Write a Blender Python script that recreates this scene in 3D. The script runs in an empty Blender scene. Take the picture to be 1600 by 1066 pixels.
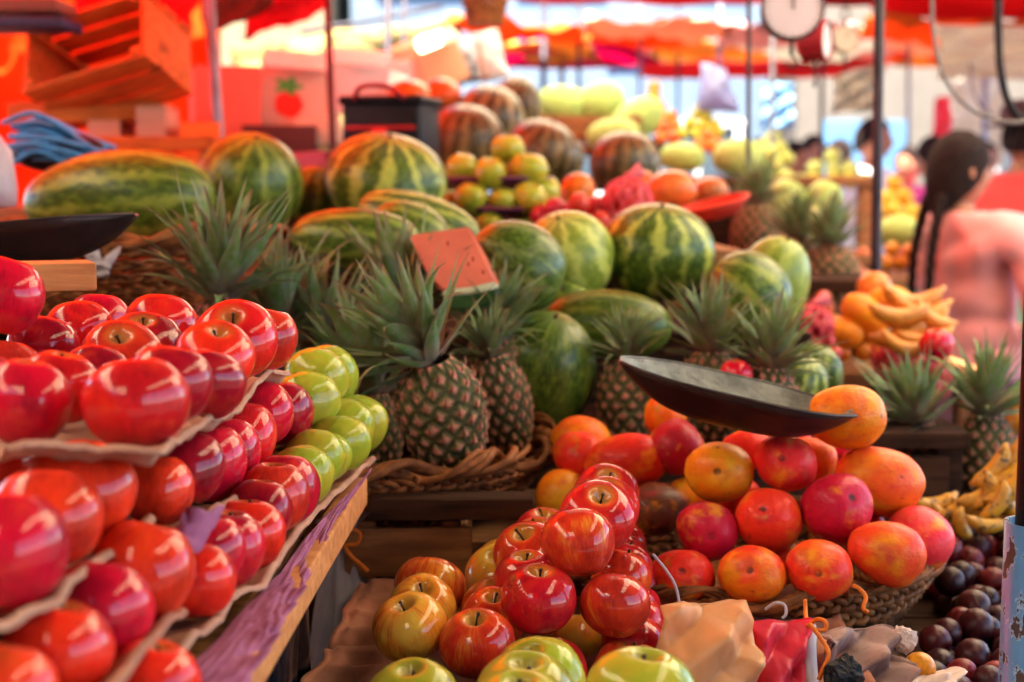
import bpy, bmesh, math, random
import numpy as np
from math import sin, cos, pi, radians as R, sqrt, exp, floor
from mathutils import Vector, Matrix, Euler
random.seed(7)
rng = random.Random(11)
SC = bpy.context.scene
COL = SC.collection
FPX = 2222.0
TILT = R(6.24)
CAMZ = 1.35
CT, ST = cos(TILT), sin(TILT)

def W(px, py, d):
    """point of the place seen at photo position px, py, at distance d along the view axis"""
    u = (px - 800) / FPX
    v = (533 - py) / FPX
    return Vector((d * u, d * (CT + v * ST), CAMZ + d * (-ST + v * CT)))

# ------------------------------------------------------------------ node helper
class G:
    def __init__(s, name):
        s.m = bpy.data.materials.new(name)
        s.m.use_nodes = True
        s.nt = s.m.node_tree
        s.nt.nodes.clear()
        s.out = s.nt.nodes.new('ShaderNodeOutputMaterial')
        s._tc = None
        s._oi = None
    def n(s, t, ins=None, **props):
        nd = s.nt.nodes.new('ShaderNode' + t)
        for k, v in props.items():
            setattr(nd, k, v)
        for k, v in (ins or {}).items():
            s.put(nd.inputs[k], v)
        return nd
    def put(s, sock, v):
        if isinstance(v, bpy.types.NodeSocket):
            s.nt.links.new(v, sock)
        elif isinstance(v, (tuple, list)) and len(v) == 3 and sock.type == 'RGBA':
            sock.default_value = (*v, 1)
        else:
            sock.default_value = v
    def obj(s):
        if s._tc is None:
            s._tc = s.n('TexCoord')
        return s._tc.outputs['Object']
    def oi(s, k):
        if s._oi is None:
            s._oi = s.n('ObjectInfo')
        return s._oi.outputs[k]
    def math(s, op, a, b=0.0, c=0.0, clamp=False):
        nd = s.n('Math', operation=op, use_clamp=clamp)
        s.put(nd.inputs[0], a)
        if len(nd.inputs) > 1: s.put(nd.inputs[1], b)
        if len(nd.inputs) > 2: s.put(nd.inputs[2], c)
        return nd.outputs[0]
    def mix(s, f, a, b, blend='MIX'):
        nd = s.n('Mix', data_type='RGBA', blend_type=blend)
        s.put(nd.inputs[0], f); s.put(nd.inputs[6], a); s.put(nd.inputs[7], b)
        return nd.outputs[2]
    def ramp(s, f, stops, interp='LINEAR'):
        nd = s.n('ValToRGB')
        cr = nd.color_ramp
        cr.interpolation = interp
        while len(cr.elements) < len(stops):
            cr.elements.new(0.5)
        for e, (p, c) in zip(cr.elements, stops):
            e.position = p
            e.color = (c, c, c, 1) if isinstance(c, (int, float)) else (*c, 1)
        s.put(nd.inputs[0], f)
        return nd.outputs[0]
    def step(s, f, a, b):
        nd = s.n('MapRange', {'Value': f, 'From Min': a, 'From Max': b}, interpolation_type='SMOOTHSTEP')
        return nd.outputs[0]
    def noise(s, vec, scale, detail=3, rough=0.55, w=None):
        nd = s.n('TexNoise', noise_dimensions='4D' if w is not None else '3D')
        s.put(nd.inputs['Vector'], vec); nd.inputs['Scale'].default_value = scale
        nd.inputs['Detail'].default_value = detail; nd.inputs['Roughness'].default_value = rough
        if w is not None: s.put(nd.inputs['W'], w)
        return nd.outputs[0]
    def voro(s, vec, scale, w=None, out='Distance', rnd=1.0):
        nd = s.n('TexVoronoi', voronoi_dimensions='4D' if w is not None else '3D')
        s.put(nd.inputs['Vector'], vec); nd.inputs['Scale'].default_value = scale
        nd.inputs['Randomness'].default_value = rnd
        if w is not None: s.put(nd.inputs['W'], w)
        return nd.outputs[out]
    def sep(s, vec):
        nd = s.n('SeparateXYZ', {'Vector': vec})
        return nd.outputs
    def comb(s, x, y, z):
        return s.n('CombineXYZ', {'X': x, 'Y': y, 'Z': z}).outputs[0]
    def bump(s, h, strength=0.2, dist=0.01):
        return s.n('Bump', {'Height': h, 'Strength': strength, 'Distance': dist}).outputs[0]
    def pbr(s, col, rough=0.5, coat=0.0, coatr=0.08, metal=0.0, normal=None, spec=0.5, sss=0, sssr=(1, .3, .1), trans=0, alpha=None, sheen=0):
        b = s.n('BsdfPrincipled')
        s.put(b.inputs['Base Color'], col)
        s.put(b.inputs['Roughness'], rough)
        s.put(b.inputs['Coat Weight'], coat)
        b.inputs['Coat Roughness'].default_value = coatr
        s.put(b.inputs['Metallic'], metal)
        b.inputs['Specular IOR Level'].default_value = spec
        b.inputs['Sheen Weight'].default_value = sheen
        if normal is not None: s.put(b.inputs['Normal'], normal)
        s.b = b
        return b.outputs[0]
    def surf(s, sh):
        s.nt.links.new(sh, s.out.inputs['Surface'])
        return s.m

def streak_dir(g):
    o = g.obj()
    x, y, z = g.sep(o)
    r = g.math('SQRT', g.math('ADD', g.math('MULTIPLY', x, x), g.math('ADD', g.math('MULTIPLY', y, y), 1e-5)))
    return o, x, y, z, r, g.math('DIVIDE', x, r), g.math('DIVIDE', y, r)

def apple_mat(name, under, under2, rough=0.28, coat=0.7):
    g = G(name)
    o, x, y, z, r, dx, dy = streak_dir(g)
    rnd = g.math('MULTIPLY', g.oi('Random'), 60.0)
    col = g.oi('Color'); al = g.oi('Alpha')
    n1 = g.noise(g.comb(g.math('MULTIPLY', dx, 2.6), g.math('MULTIPLY', dy, 2.6), g.math('MULTIPLY', z, .55)), 1.6, 3, .6, rnd)
    n2 = g.noise(g.comb(g.math('MULTIPLY', dx, 8), g.math('MULTIPLY', dy, 8), g.math('MULTIPLY', z, 1.6)), 2.6, 5, .75, rnd)
    big = g.noise(o, 1.0, 2, .5, g.math('ADD', rnd, 17.0))
    s = g.math('ADD', g.math('MULTIPLY', n1, .45), g.math('ADD', g.math('MULTIPLY', n2, .4), g.math('MULTIPLY', big, .6)))
    thr = g.math('SUBTRACT', 1.25, al)
    f = g.step(g.math('SUBTRACT', s, thr), -.13, .16)
    top = g.math('MULTIPLY', g.math('SUBTRACT', 1.0, g.step(r, .10, .5)), g.step(z, 0.0, .2))
    f = g.math('MULTIPLY', f, g.math('SUBTRACT', 1.0, g.math('MULTIPLY', top, .85)))
    un = g.mix(g.step(g.noise(o, 1.4, 2, .5, rnd), .35, .65), under, under2)
    un = g.mix(g.math('MULTIPLY', top, .6), un, (.30, .20, .035))
    dark = g.mix(.62, col, (.06, .002, .008))
    n3 = g.noise(g.comb(g.math('MULTIPLY', dx, 5), g.math('MULTIPLY', dy, 5), g.math('MULTIPLY', z, .7)), 5.5, 4, .7, rnd)
    red = g.mix(g.step(g.math('ADD', g.math('MULTIPLY', n3, .5), g.math('MULTIPLY', big, .6)), .44, .74), col, dark)
    red = g.mix(g.math('MULTIPLY', g.step(g.noise(o, 1.5, 2, .5, g.math('ADD', rnd, 41.)), .50, .72), .55), red, g.mix(.5, col, (.80, .06, .008)))
    c = g.mix(f, un, red)
    len_ = g.math('SUBTRACT', 1.0, g.step(g.voro(o, 9, rnd), .03, .09))
    c = g.mix(g.math('MULTIPLY', g.step(g.noise(g.comb(g.math('MULTIPLY', dx, 12), g.math('MULTIPLY', dy, 12), g.math('MULTIPLY', z, 2.2)), 3.0, 5, .8, rnd), .56, .70), .42), c, g.mix(.35, un, col))
    c = g.mix(g.math('MULTIPLY', len_, .7), c, (.80, .48, .22))
    brn = g.math('MULTIPLY', g.step(g.noise(o, 3.3, 3, .6, g.math('ADD', rnd, 5.)), .66, .74), .35)
    c = g.mix(brn, c, (.16, .05, .02))
    bp = g.bump(g.noise(o, 5, 3), .05, .02)
    ro = g.math('ADD', rough, g.math('MULTIPLY', g.noise(o, 4, 2), .12))
    sh = g.pbr(c, ro, min(1, coat * 1.5), .045, normal=bp, spec=.03)
    g.b.inputs['Coat IOR'].default_value = 1.42
    return g.surf(sh)

def mango_mat(name):
    g = G(name)
    o = g.obj()
    x, y, z = g.sep(o)
    rnd = g.math('MULTIPLY', g.oi('Random'), 70.0)
    col = g.oi('Color'); al = g.oi('Alpha')
    big = g.noise(o, .9, 2, .5, rnd)
    mid = g.noise(o, 3.0, 3, .6, rnd)
    s = g.math('ADD', g.math('MULTIPLY', big, 1.0), g.math('MULTIPLY', mid, .35))
    f = g.step(g.math('SUBTRACT', s, g.math('SUBTRACT', 1.17, al)), -.2, .22)
    un = g.mix(g.step(g.noise(o, 1.2, 2, .5, g.math('ADD', rnd, 9.)), .3, .7), (.82, .17, .004), (.74, .32, .010))
    c = g.mix(f, un, col)
    c = g.mix(g.math('MULTIPLY', g.step(g.noise(o, 1.1, 3, .6, g.math('ADD', rnd, 51.)), .52, .70), .8), c, (.80, .26, .008))
    c = g.mix(g.math('MULTIPLY', g.step(g.noise(o, 1.0, 3, .6, g.math('ADD', rnd, 61.)), .60, .76), .75), c, (.30, .26, .022))
    c = g.mix(g.math('MULTIPLY', g.step(g.noise(o, 6.0, 5, .75, rnd), .50, .72), .35), c, (.22, .05, .02))
    c = g.mix(g.math('MULTIPLY', g.step(g.noise(o, 1.3, 2, .5, g.math('ADD', rnd, 31.)), .55, .75), .5), c, (.44, .008, .035))
    sp = g.math('SUBTRACT', 1.0, g.step(g.voro(o, 26, rnd), .05, .12))
    c = g.mix(g.math('MULTIPLY', sp, .25), c, (.75, .42, .12))
    nn = g.n('VectorMath', operation='ADD'); g.put(nn.inputs[0], o)
    dist = g.n('VectorMath', operation='SCALE'); 
    nz = g.n('TexNoise'); nz.inputs['Scale'].default_value = 5.; g.put(nz.inputs['Vector'], o)
    g.put(dist.inputs[0], nz.outputs[1]); dist.inputs['Scale'].default_value = .25
    g.put(nn.inputs[1], dist.outputs[0])
    v1 = g.voro(nn.outputs[0], 1.5, rnd)
    blot = g.math('MULTIPLY', g.math('SUBTRACT', 1.0, g.step(v1, .07, .19)), g.step(g.noise(o, 7, 3, .6, rnd), .36, .56))
    v2 = g.voro(nn.outputs[0], 4.2, g.math('ADD', rnd, 3.))
    blot2 = g.math('MULTIPLY', g.math('SUBTRACT', 1.0, g.step(v2, .07, .13)), g.step(g.noise(o, 1.7, 1, .5, rnd), .5, .6))
    scar = g.math('SUBTRACT', 1.0, g.step(g.math('SQRT', g.math('ADD', g.math('MULTIPLY', x, x), g.math('MULTIPLY', y, y))), .07, .16))
    scar = g.math('MULTIPLY', g.math('MULTIPLY', scar, g.step(z, .2, .5)), g.step(g.noise(o, 5, 3, .6, rnd), .30, .55))
    allb = g.math('MAXIMUM', g.math('MAXIMUM', blot, blot2), scar)
    c = g.mix(g.math('MULTIPLY', allb, .85), c, (.035, .014, .010))
    bp = g.bump(g.noise(o, 9, 3), .12, .02)
    ro = g.math('ADD', .34, g.math('MULTIPLY', mid, .2))
    return g.surf(g.pbr(c, ro, .10, .12, normal=bp, spec=.16))

def melon_mat(name, dark, midc, light, n=11, lw=.28):
    g = G(name)
    o, x, y, z, r, dx, dy = streak_dir(g)
    rnd = g.math('MULTIPLY', g.oi('Random'), 50.0)
    ang = g.math('ARCTAN2', y, x)
    d1 = g.noise(o, 2.2, 3, .6, rnd)
    d2 = g.noise(o, 7.0, 4, .7, rnd)
    wob = g.math('ADD', g.math('MULTIPLY', g.math('SUBTRACT', d1, .5), 6.5), g.math('MULTIPLY', g.math('SUBTRACT', d2, .5), 4.5))
    st = g.math('SINE', g.math('ADD', g.math('MULTIPLY', ang, float(n)), wob))
    st = g.math('MULTIPLY_ADD', st, .5, .5)
    patch = g.noise(o, 1.6, 3, .6, g.math('ADD', rnd, 8.))
    f = g.step(g.math('ADD', st, g.math('MULTIPLY', g.math('SUBTRACT', patch, .5), 1.9)), .50, 1.02)
    mot = g.noise(g.comb(g.math('MULTIPLY', dx, 4.), g.math('MULTIPLY', dy, 4.), g.math('MULTIPLY', z, 2.5)), 3.5, 5, .7, rnd)
    base = g.mix(g.step(mot, .4, .72), dark, midc)
    lt = g.mix(g.step(d2, .3, .7), midc, light)
    tint = g.mix(.55, lt, g.oi('Color'))
    c = g.mix(g.math('MULTIPLY', f, g.oi('Alpha')), base, tint)
    c = g.mix(g.math('MULTIPLY', g.step(patch, .62, .78), g.math('MULTIPLY', g.oi('Alpha'), .5)), c, light)
    c = g.mix(g.math('MULTIPLY', g.step(g.noise(o, 2.6, 4, .7, g.math('ADD', rnd, 3.)), .60, .70), .45), c, (.30, .24, .14))
    bp = g.bump(d2, .06, .02)
    return g.surf(g.pbr(c, g.math('ADD', .30, g.math('MULTIPLY', mot, .2)), .22, .22, normal=bp, spec=.18))

def simple_mat(name, col, rough=.5, var=.25, scale=8, coat=0., metal=0., bump=.1, obj_col=False, sheen=0):
    g = G(name)
    o = g.obj()
    base = g.oi('Color') if obj_col else (*col, 1)
    nz = g.noise(o, scale, 4, .6)
    c = g.mix(g.step(nz, .3, .7), base, g.mix(var, base, (.02, .015, .012)) if True else base)
    if not obj_col:
        c = g.mix(g.step(nz, .3, .7), (*col, 1), tuple(k * (1 - var) for k in col))
    bp = g.bump(g.noise(o, scale * 3, 4), bump, .01)
    return g.surf(g.pbr(c, rough, coat, .1, metal, bp, sheen=sheen, spec=.18))

def wood_mat(name, c1, c2, rough=.65, scale=(3, 26, 26)):
    g = G(name)
    o = g.obj()
    mp = g.n('Mapping', {'Vector': o, 'Scale': scale})
    v = mp.outputs[0]
    n1 = g.noise(v, 2.5, 5, .65)
    n2 = g.noise(o, 3.5, 3, .6)
    k = g.step(g.noise(o, 9, 2), .68, .76)
    c = g.mix(g.step(n1, .32, .68), c1, c2)
    c = g.mix(g.math('MULTIPLY', g.step(n2, .5, .75), .45), c, tuple(a * .45 for a in c2))
    c = g.mix(g.math('MULTIPLY', k, .6), c, (.03, .015, .008))
    return g.surf(g.pbr(c, rough, normal=g.bump(n1, .35, .006), spec=.08))

def paper_mat(name, c1, c2, rough=.85, scale=16, trans=0.0):
    g = G(name)
    o = g.obj()
    n1 = g.noise(o, scale, 4, .65)
    n2 = g.noise(o, scale * 9, 3, .6)
    c = g.mix(g.step(n1, .3, .7), c1, c2)
    c = g.mix(g.math('MULTIPLY', g.step(n2, .5, .7), .25), c, tuple(a * .6 for a in c2))
    sh = g.pbr(c, rough, normal=g.bump(n2, .25, .003), spec=.15)
    if trans:
        t = g.n('BsdfTranslucent', {'Color': c}).outputs[0]
        ms = g.n('MixShader', {0: trans}); g.put(ms.inputs[1], sh); g.put(ms.inputs[2], t)
        sh = ms.outputs[0]
    return g.surf(sh)

def tarp_mat(name, c1, c2, trans=.55, stripes=0):
    g = G(name)
    o = g.obj()
    n1 = g.noise(o, 1.3, 3, .6)
    c = g.mix(g.step(n1, .3, .7), c1, c2)
    if stripes:
        x, y, z = g.sep(o)
        s = g.step(g.math('SINE', g.math('MULTIPLY', x, stripes)), -.1, .1)
        c = g.mix(g.math('MULTIPLY', s, .6), c, (.75, .7, .62))
    d = g.n('BsdfDiffuse', {'Color': c, 'Normal': g.bump(g.noise(o, 6, 4), .3, .05)}).outputs[0]
    t = g.n('BsdfTranslucent', {'Color': c}).outputs[0]
    ms = g.n('MixShader', {0: trans}); g.put(ms.inputs[1], d); g.put(ms.inputs[2], t)
    return g.surf(ms.outputs[0])

def plastic_film(name, col, rough=.25, trans=.35, clear=0.):
    g = G(name)
    o = g.obj()
    n1 = g.noise(o, 14, 4, .6)
    c = g.mix(g.step(n1, .3, .7), col, tuple(a * .82 for a in col))
    sh = g.pbr(c, rough, normal=g.bump(g.noise(o, 9, 3, .5), .35, .01))
    t = g.n('BsdfTranslucent', {'Color': c}).outputs[0]
    ms = g.n('MixShader', {0: trans}); g.put(ms.inputs[1], sh); g.put(ms.inputs[2], t)
    sh = ms.outputs[0]
    if clear:
        tr = g.n('BsdfTransparent').outputs[0]
        ms = g.n('MixShader', {0: clear}); g.put(ms.inputs[1], sh); g.put(ms.inputs[2], tr)
        sh = ms.outputs[0]
    return g.surf(sh)

def pine_mat():
    g = G('pineapple_rind')
    at = g.n('Attribute', attribute_name='eye').outputs['Fac']
    o = g.obj()
    nz = g.noise(o, 30, 4, .65)
    e = g.math('ADD', at, g.math('MULTIPLY', g.math('SUBTRACT', nz, .5), .2))
    c = g.ramp(e, [(0., (0.196, 0.059, 0.028)), (.05, (0.784, 0.211, 0.098)), (.14, (0.784, 0.251, 0.175)), (.23, (0.504, 0.178, 0.119)), (.30, (0.196, 0.119, 0.053)), (.36, (0.112, 0.095, 0.034)), (.6, (0.017, 0.018, 0.008))])
    c = g.mix(g.math('MULTIPLY', g.step(g.noise(o, 9, 3, .6, g.math('MULTIPLY', g.oi('Random'), 20.)), .5, .68), .6), c, (.10, .12, .025))
    c = g.mix(g.math('MULTIPLY', g.step(g.noise(o, 70, 2), .6, .7), .3), c, (.5, .36, .26))
    return g.surf(g.pbr(c, .6, normal=g.bump(nz, .4, .004), spec=.12))

def leaf_mat():
    g = G('pineapple_leaf')
    at = g.n('Attribute', attribute_name='along').outputs['Fac']
    ac = g.n('Attribute', attribute_name='across').outputs['Fac']
    o = g.obj()
    nz = g.noise(o, 12, 3, .6)
    c = g.ramp(at, [(0., (0.203, 0.104, 0.088)), (.18, (0.243, 0.208, 0.112)), (.40, (0.115, 0.208, 0.053)), (.75, (0.149, 0.260, 0.069)), (.90, (0.270, 0.208, 0.075)), (1., (0.203, 0.078, 0.044))])
    c = g.mix(g.step(nz, .35, .7), c, g.mix(.6, c, (.25, .29, .22)))
    edge = g.step(g.math('ABSOLUTE', ac), .7, 1.0)
    c = g.mix(g.math('MULTIPLY', edge, .55), c, (.30, .15, .13))
    ln = g.math('SINE', g.math('MULTIPLY', ac, 22.))
    c = g.mix(g.math('MULTIPLY', g.step(ln, .2, .9), .2), c, (.03, .07, .02))
    sh = g.pbr(c, .45, normal=g.bump(ln, .12, .004), spec=.12)
    t = g.n('BsdfTranslucent', {'Color': c}).outputs[0]
    ms = g.n('MixShader', {0: .15}); g.put(ms.inputs[1], sh); g.put(ms.inputs[2], t)
    return g.surf(ms.outputs[0])

def blue_paint():
    g = G('chipped_blue_paint')
    o = g.obj()
    nz = g.noise(o, 22, 5, .7)
    n2 = g.noise(o, 60, 4, .7)
    x, y, z = g.sep(o)
    pv = g.comb(x, y, g.math('MULTIPLY', z, .55))
    chips = g.step(g.math('ADD', g.math('MULTIPLY', g.noise(pv, 62, 4, .6), .8), g.math('MULTIPLY', n2, .25)), .575, .595)
    rim = g.step(g.math('ADD', g.math('MULTIPLY', g.noise(pv, 62, 4, .6), .8), g.math('MULTIPLY', n2, .25)), .550, .570)
    c = g.mix(g.step(nz, .3, .7), (.07, .20, .40), (.09, .235, .44))
    c = g.mix(g.math('MULTIPLY', g.step(g.noise(g.comb(g.math('MULTIPLY', x, 9.), g.math('MULTIPLY', y, 9.), z), 9, 3), .5, .7), .35), c, (.14, .29, .47))
    c = g.mix(g.math('MULTIPLY', rim, .7), c, (.30, .42, .55))
    c = g.mix(chips, c, (.05, .024, .018))
    return g.surf(g.pbr(c, g.math('ADD', .32, g.math('MULTIPLY', chips, .4)), normal=g.bump(g.math('SUBTRACT', 1.0, chips), .5, .002)))

M = {}
M['apple_red'] = apple_mat('red_apple_skin', (.66, .14, .02), (.62, .09, .02), .36, .55)
M['apple_gala'] = apple_mat('striped_apple_skin', (.75, .26, .02), (.62, .36, .04), .34, .65)
M['apple_green'] = apple_mat('green_apple_skin', (.29, .34, .022), (.40, .33, .025), .3, .5)
M['mango'] = mango_mat('mango_skin')
M['melon'] = melon_mat('watermelon_rind', (.030, .058, .006), (.15, .22, .016), (.55, .54, .06))
M['melon_pale'] = melon_mat('pale_watermelon_rind', (.15, .20, .022), (.32, .37, .04), (.64, .62, .15), 9)
M['melon_brown_lit'] = melon_mat('brown_lit_watermelon_rind', (.035, .032, .012), (.10, .08, .025), (.30, .24, .08), 12)  # watermelon rind with warm brown light put into its colour
M['melon_light'] = simple_mat('pale_green_melon_rind', (.36, .52, .14), .45, .3, 3)
M['pine'] = pine_mat()
M['leaf'] = leaf_mat()
M['stem'] = simple_mat('apple_stem_bark', (.07, .04, .018), .7, .5, 6)
M['fruit'] = simple_mat('fruit_skin', (1, 1, 1), .3, .35, 2.2, .25, obj_col=True)
M['plum'] = simple_mat('plum_skin', (1, 1, 1), .36, .45, 2.5, .07, obj_col=True)
M['wood'] = wood_mat('crate_wood', (.30, .13, .05), (.16, .065, .028))
M['crate_orange_lit'] = wood_mat('orange_lit_crate_wood', (.60, .13, .022), (.38, .07, .015))  # crate wood with the orange tarp glow put into its colour
M['wood_pale'] = wood_mat('sawn_plank_wood', (.60, .25, .085), (.42, .15, .05))
M['wood_dark'] = wood_mat('dark_table_wood', (.055, .022, .011), (.022, .009, .005), .85)
M['wicker'] = wood_mat('wicker_cane', (.30, .10, .028), (.10, .032, .011), .5, (14, 14, 14))
M['pulp'] = paper_mat('tray_pulp', (.48, .25, .16), (.36, .17, .11))
M['pulp_pink'] = paper_mat('moulded_pulp', (.40, .17, .10), (.30, .115, .075), .8, 9)
M['purple'] = paper_mat('purple_tissue', (.36, .115, .20), (.25, .07, .145), .8, 12)
M['black_film'] = plastic_film('black_plastic_film', (.012, .011, .014), .22, .0)
M['white_film'] = plastic_film('white_plastic_film', (.62, .55, .58), .35, .4)
M['orange_film'] = plastic_film('orange_plastic_film', (.98, .60, .29), .3, .60)
M['pink_film'] = plastic_film('red_plastic_film', (.96, .075, .14), .3, .60)
M['twine'] = simple_mat('orange_twine', (.75, .17, .015), .6, .3, 60)
M['metal_dark'] = simple_mat('dark_worn_metal', (.055, .035, .032), .38, .5, 9, metal=.6)
M['metal_grey'] = simple_mat('grey_zinc_metal', (.26, .25, .20), .6, .6, 22, metal=.3, bump=.3)
M['pole_grey'] = simple_mat('grey_pole_paint', (.19, .21, .27), .4, .3, 14, metal=.3)
M['pole_red'] = simple_mat('maroon_pole_paint', (.10, .02, .022), .45, .3, 14)
M['pole_dark'] = simple_mat('dark_pole_paint', (.035, .025, .035), .45, .3, 14)
M['blue_paint'] = blue_paint()
M['flesh'] = plastic_film('watermelon_flesh', (.95, .25, .15), .35, .35)
M['cream'] = simple_mat('watermelon_pith', (.75, .70, .42), .5, .15, 20)
M['rind'] = simple_mat('slice_rind', (.035, .085, .018), .4, .5, 18, .2)
M['seed'] = simple_mat('melon_seed', (.42, .04, .03), .4)
M['skin'] = simple_mat('human_skin', (.36, .15, .09), .5, .15, 6)
M['hair'] = simple_mat('black_hair', (.016, .007, .006), .85, .4, 60, bump=.6)
M['cloth'] = simple_mat('woven_cloth', (1, 1, 1), .85, .18, 5, obj_col=True, sheen=.2)
M['paint'] = simple_mat('painted_surface', (1, 1, 1), .55, .15, 5, obj_col=True)
M['carton'] = simple_mat('carton_board', (1, 1, 1), .8, .12, 4, obj_col=True)
M['gravel'] = simple_mat('market_pavement', (.055, .048, .042), .9, .4, 7)
M['black'] = simple_mat('black_plastic', (.008, .006, .008), .55, .3, 10)
M['glass'] = simple_mat('window_glass', (.05, .07, .09), .1, .3, 2)
from mathutils import noise as mnoise
def nz(p, s=1.0):
    return mnoise.noise(Vector(p) * s)
# ------------------------------------------------------------------ mesh helper
class MB:
    def __init__(s):
        s.v = []; s.f = []
        s.attr = {}
    def add(s, vs, fs):
        b = len(s.v)
        s.v += [tuple(p) for p in vs]
        s.f += [tuple(b + i for i in f) for f in fs]
        return b
    def box(s, c, size, M3=None, bev=0.0):
        """box with chamfered edges"""
        hx, hy, hz = (k / 2 for k in size)
        bev = min(bev, hx * .9, hy * .9, hz * .9)
        c = Vector(c)
        if bev <= 0:
            vs = [Vector((sx * hx, sy * hy, sz * hz)) for sx in (-1, 1) for sy in (-1, 1) for sz in (-1, 1)]
            fs = [(0, 1, 3, 2), (4, 6, 7, 5), (0, 4, 5, 1), (2, 3, 7, 6), (0, 2, 6, 4), (1, 5, 7, 3)]
        else:
            bm = bmesh.new()
            bmesh.ops.create_cube(bm, size=1.0)
            for v in bm.verts: v.co = Vector((v.co.x * 2 * hx, v.co.y * 2 * hy, v.co.z * 2 * hz))
            bmesh.ops.bevel(bm, geom=list(bm.edges), offset=bev, segments=2, affect='EDGES', profile=.6)
            bm.verts.index_update()
            vs = [v.co.copy() for v in bm.verts]; fs = [tuple(v.index for v in f.verts) for f in bm.faces]
            bm.free()
        if M3 is not None: vs = [M3 @ v for v in vs]
        s.add([v + c for v in vs], fs)
    def tube(s, pts, rad, seg=8, cap=True, closed=False):
        pts = [Vector(p) for p in pts]
        n = len(pts)
        rads = rad if isinstance(rad, (list, tuple)) else [rad] * n
        up = None; rings = []
        vs = []
        for i, p in enumerate(pts):
            a = pts[(i - 1) % n] if (closed or i > 0) else p
            b = pts[(i + 1) % n] if (closed or i < n - 1) else p
            t = (b - a)
            t = t.normalized() if t.length > 1e-9 else Vector((0, 0, 1))
            if up is None:
                up = Vector((0, 0, 1)) if abs(t.z) < .9 else Vector((1, 0, 0))
            nrm = (up - t * up.dot(t))
            nrm = nrm.normalized() if nrm.length > 1e-6 else t.orthogonal().normalized()
            up = nrm
            bi = t.cross(nrm)
            for k in range(seg):
                q = 2 * pi * k / seg
                vs.append(p + (nrm * cos(q) + bi * sin(q)) * rads[i])
        fs = []
        for i in range(n if closed else n - 1):
            j = (i + 1) % n
            for k in range(seg):
                l = (k + 1) % seg
                fs.append((i * seg + k, i * seg + l, j * seg + l, j * seg + k))
        if cap and not closed:
            fs.append(tuple(reversed(range(seg))))
            fs.append(tuple((n - 1) * seg + k for k in range(seg)))
        s.add(vs, fs)
    def grid(s, fn, nu, nv, closeu=False):
        vs = [fn(i / (nu - (0 if closeu else 1)), j / (nv - 1)) for i in range(nu) for j in range(nv)]
        fs = []
        for i in range(nu if closeu else nu - 1):
            for j in range(nv - 1):
                a = i * nv + j; b = ((i + 1) % nu) * nv + j
                fs.append((a, b, b + 1, a + 1))
        return s.add(vs, fs)
    def lathe(s, prof, seg=32, wob=None):
        """prof: (r, z) from top to bottom; first and last may be r=0"""
        vs = []; fs = []
        n = len(prof)
        for (r, z) in prof:
            for k in range(seg):
                q = 2 * pi * k / seg
                rr = r * (wob(q, z) if wob else 1)
                vs.append((rr * cos(q), rr * sin(q), z))
        for i in range(n - 1):
            for k in range(seg):
                l = (k + 1) % seg
                fs.append((i * seg + k, (i + 1) * seg + k, (i + 1) * seg + l, i * seg + l))
        s.add(vs, fs)
    def mesh(s, name, mat, smooth=True):
        me = bpy.data.meshes.new(name)
        me.from_pydata([tuple(v) for v in s.v], [], s.f)
        for k, vals in s.attr.items():
            a = me.attributes.new(k, 'FLOAT', 'POINT')
            a.data.foreach_set('value', vals)
        if mat is not None: me.materials.append(mat)
        if smooth: me.polygons.foreach_set('use_smooth', [True] * len(me.polygons))
        me.validate()
        me.update()
        return me
    def obj(s, name, mat, parent=None, smooth=True, loc=None):
        o = bpy.data.objects.new(name, s.mesh(name, mat, smooth))
        COL.objects.link(o)
        if parent is not None: o.parent = parent
        if loc is not None: o.location = loc
        return o

def auto_smooth(o, ang=40):
    try:
        me = o.data
        bm = bmesh.new(); bm.from_mesh(me)
        for e in bm.edges:
            if len(e.link_faces) == 2 and e.calc_face_angle(0) > R(ang): e.smooth = False
        bm.to_mesh(me); bm.free()
    except Exception as ex:
        print('auto_smooth', ex)
    return o

def tag(o, label, cat, group=None, kind=None):
    o['label'] = label; o['category'] = cat
    if group: o['group'] = group
    if kind: o['kind'] = kind
    return o
def empty(name, loc=(0, 0, 0), rot=(0, 0, 0)):
    o = bpy.data.objects.new(name, None); COL.objects.link(o)
    o.location = loc; o.rotation_euler = rot
    o.empty_display_size = .05
    return o
def struct(o):
    o['kind'] = 'structure'
    return o
def rotm(rx=0, ry=0, rz=0):
    return Euler((R(rx), R(ry), R(rz))).to_matrix()
def clone(src, loc, rot, scale, color=None):
    """copy of a thing and of each of its parts"""
    o = src.copy(); COL.objects.link(o)
    for k in ('label', 'category', 'group'):
        if k in o: del o[k]
    o.location = loc; o.rotation_euler = rot
    o.scale = scale if isinstance(scale, (tuple, list)) else (scale,) * 3
    if color: o.color = color if len(color) == 4 else (*color, 1)
    for ch in src.children:
        c = ch.copy(); COL.objects.link(c); c.parent = o
        for g2 in ch.children:
            d = g2.copy(); COL.objects.link(d); d.parent = c
    return o
PROTO = []
def proto(o):
    """mark a first-of-its-kind that is only copied; removed from the scene at the end"""
    PROTO.append(o)
    return o
def drop_protos():
    for o in PROTO:
        for ch in list(o.children_recursive): bpy.data.objects.remove(ch)
        bpy.data.objects.remove(o)

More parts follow.
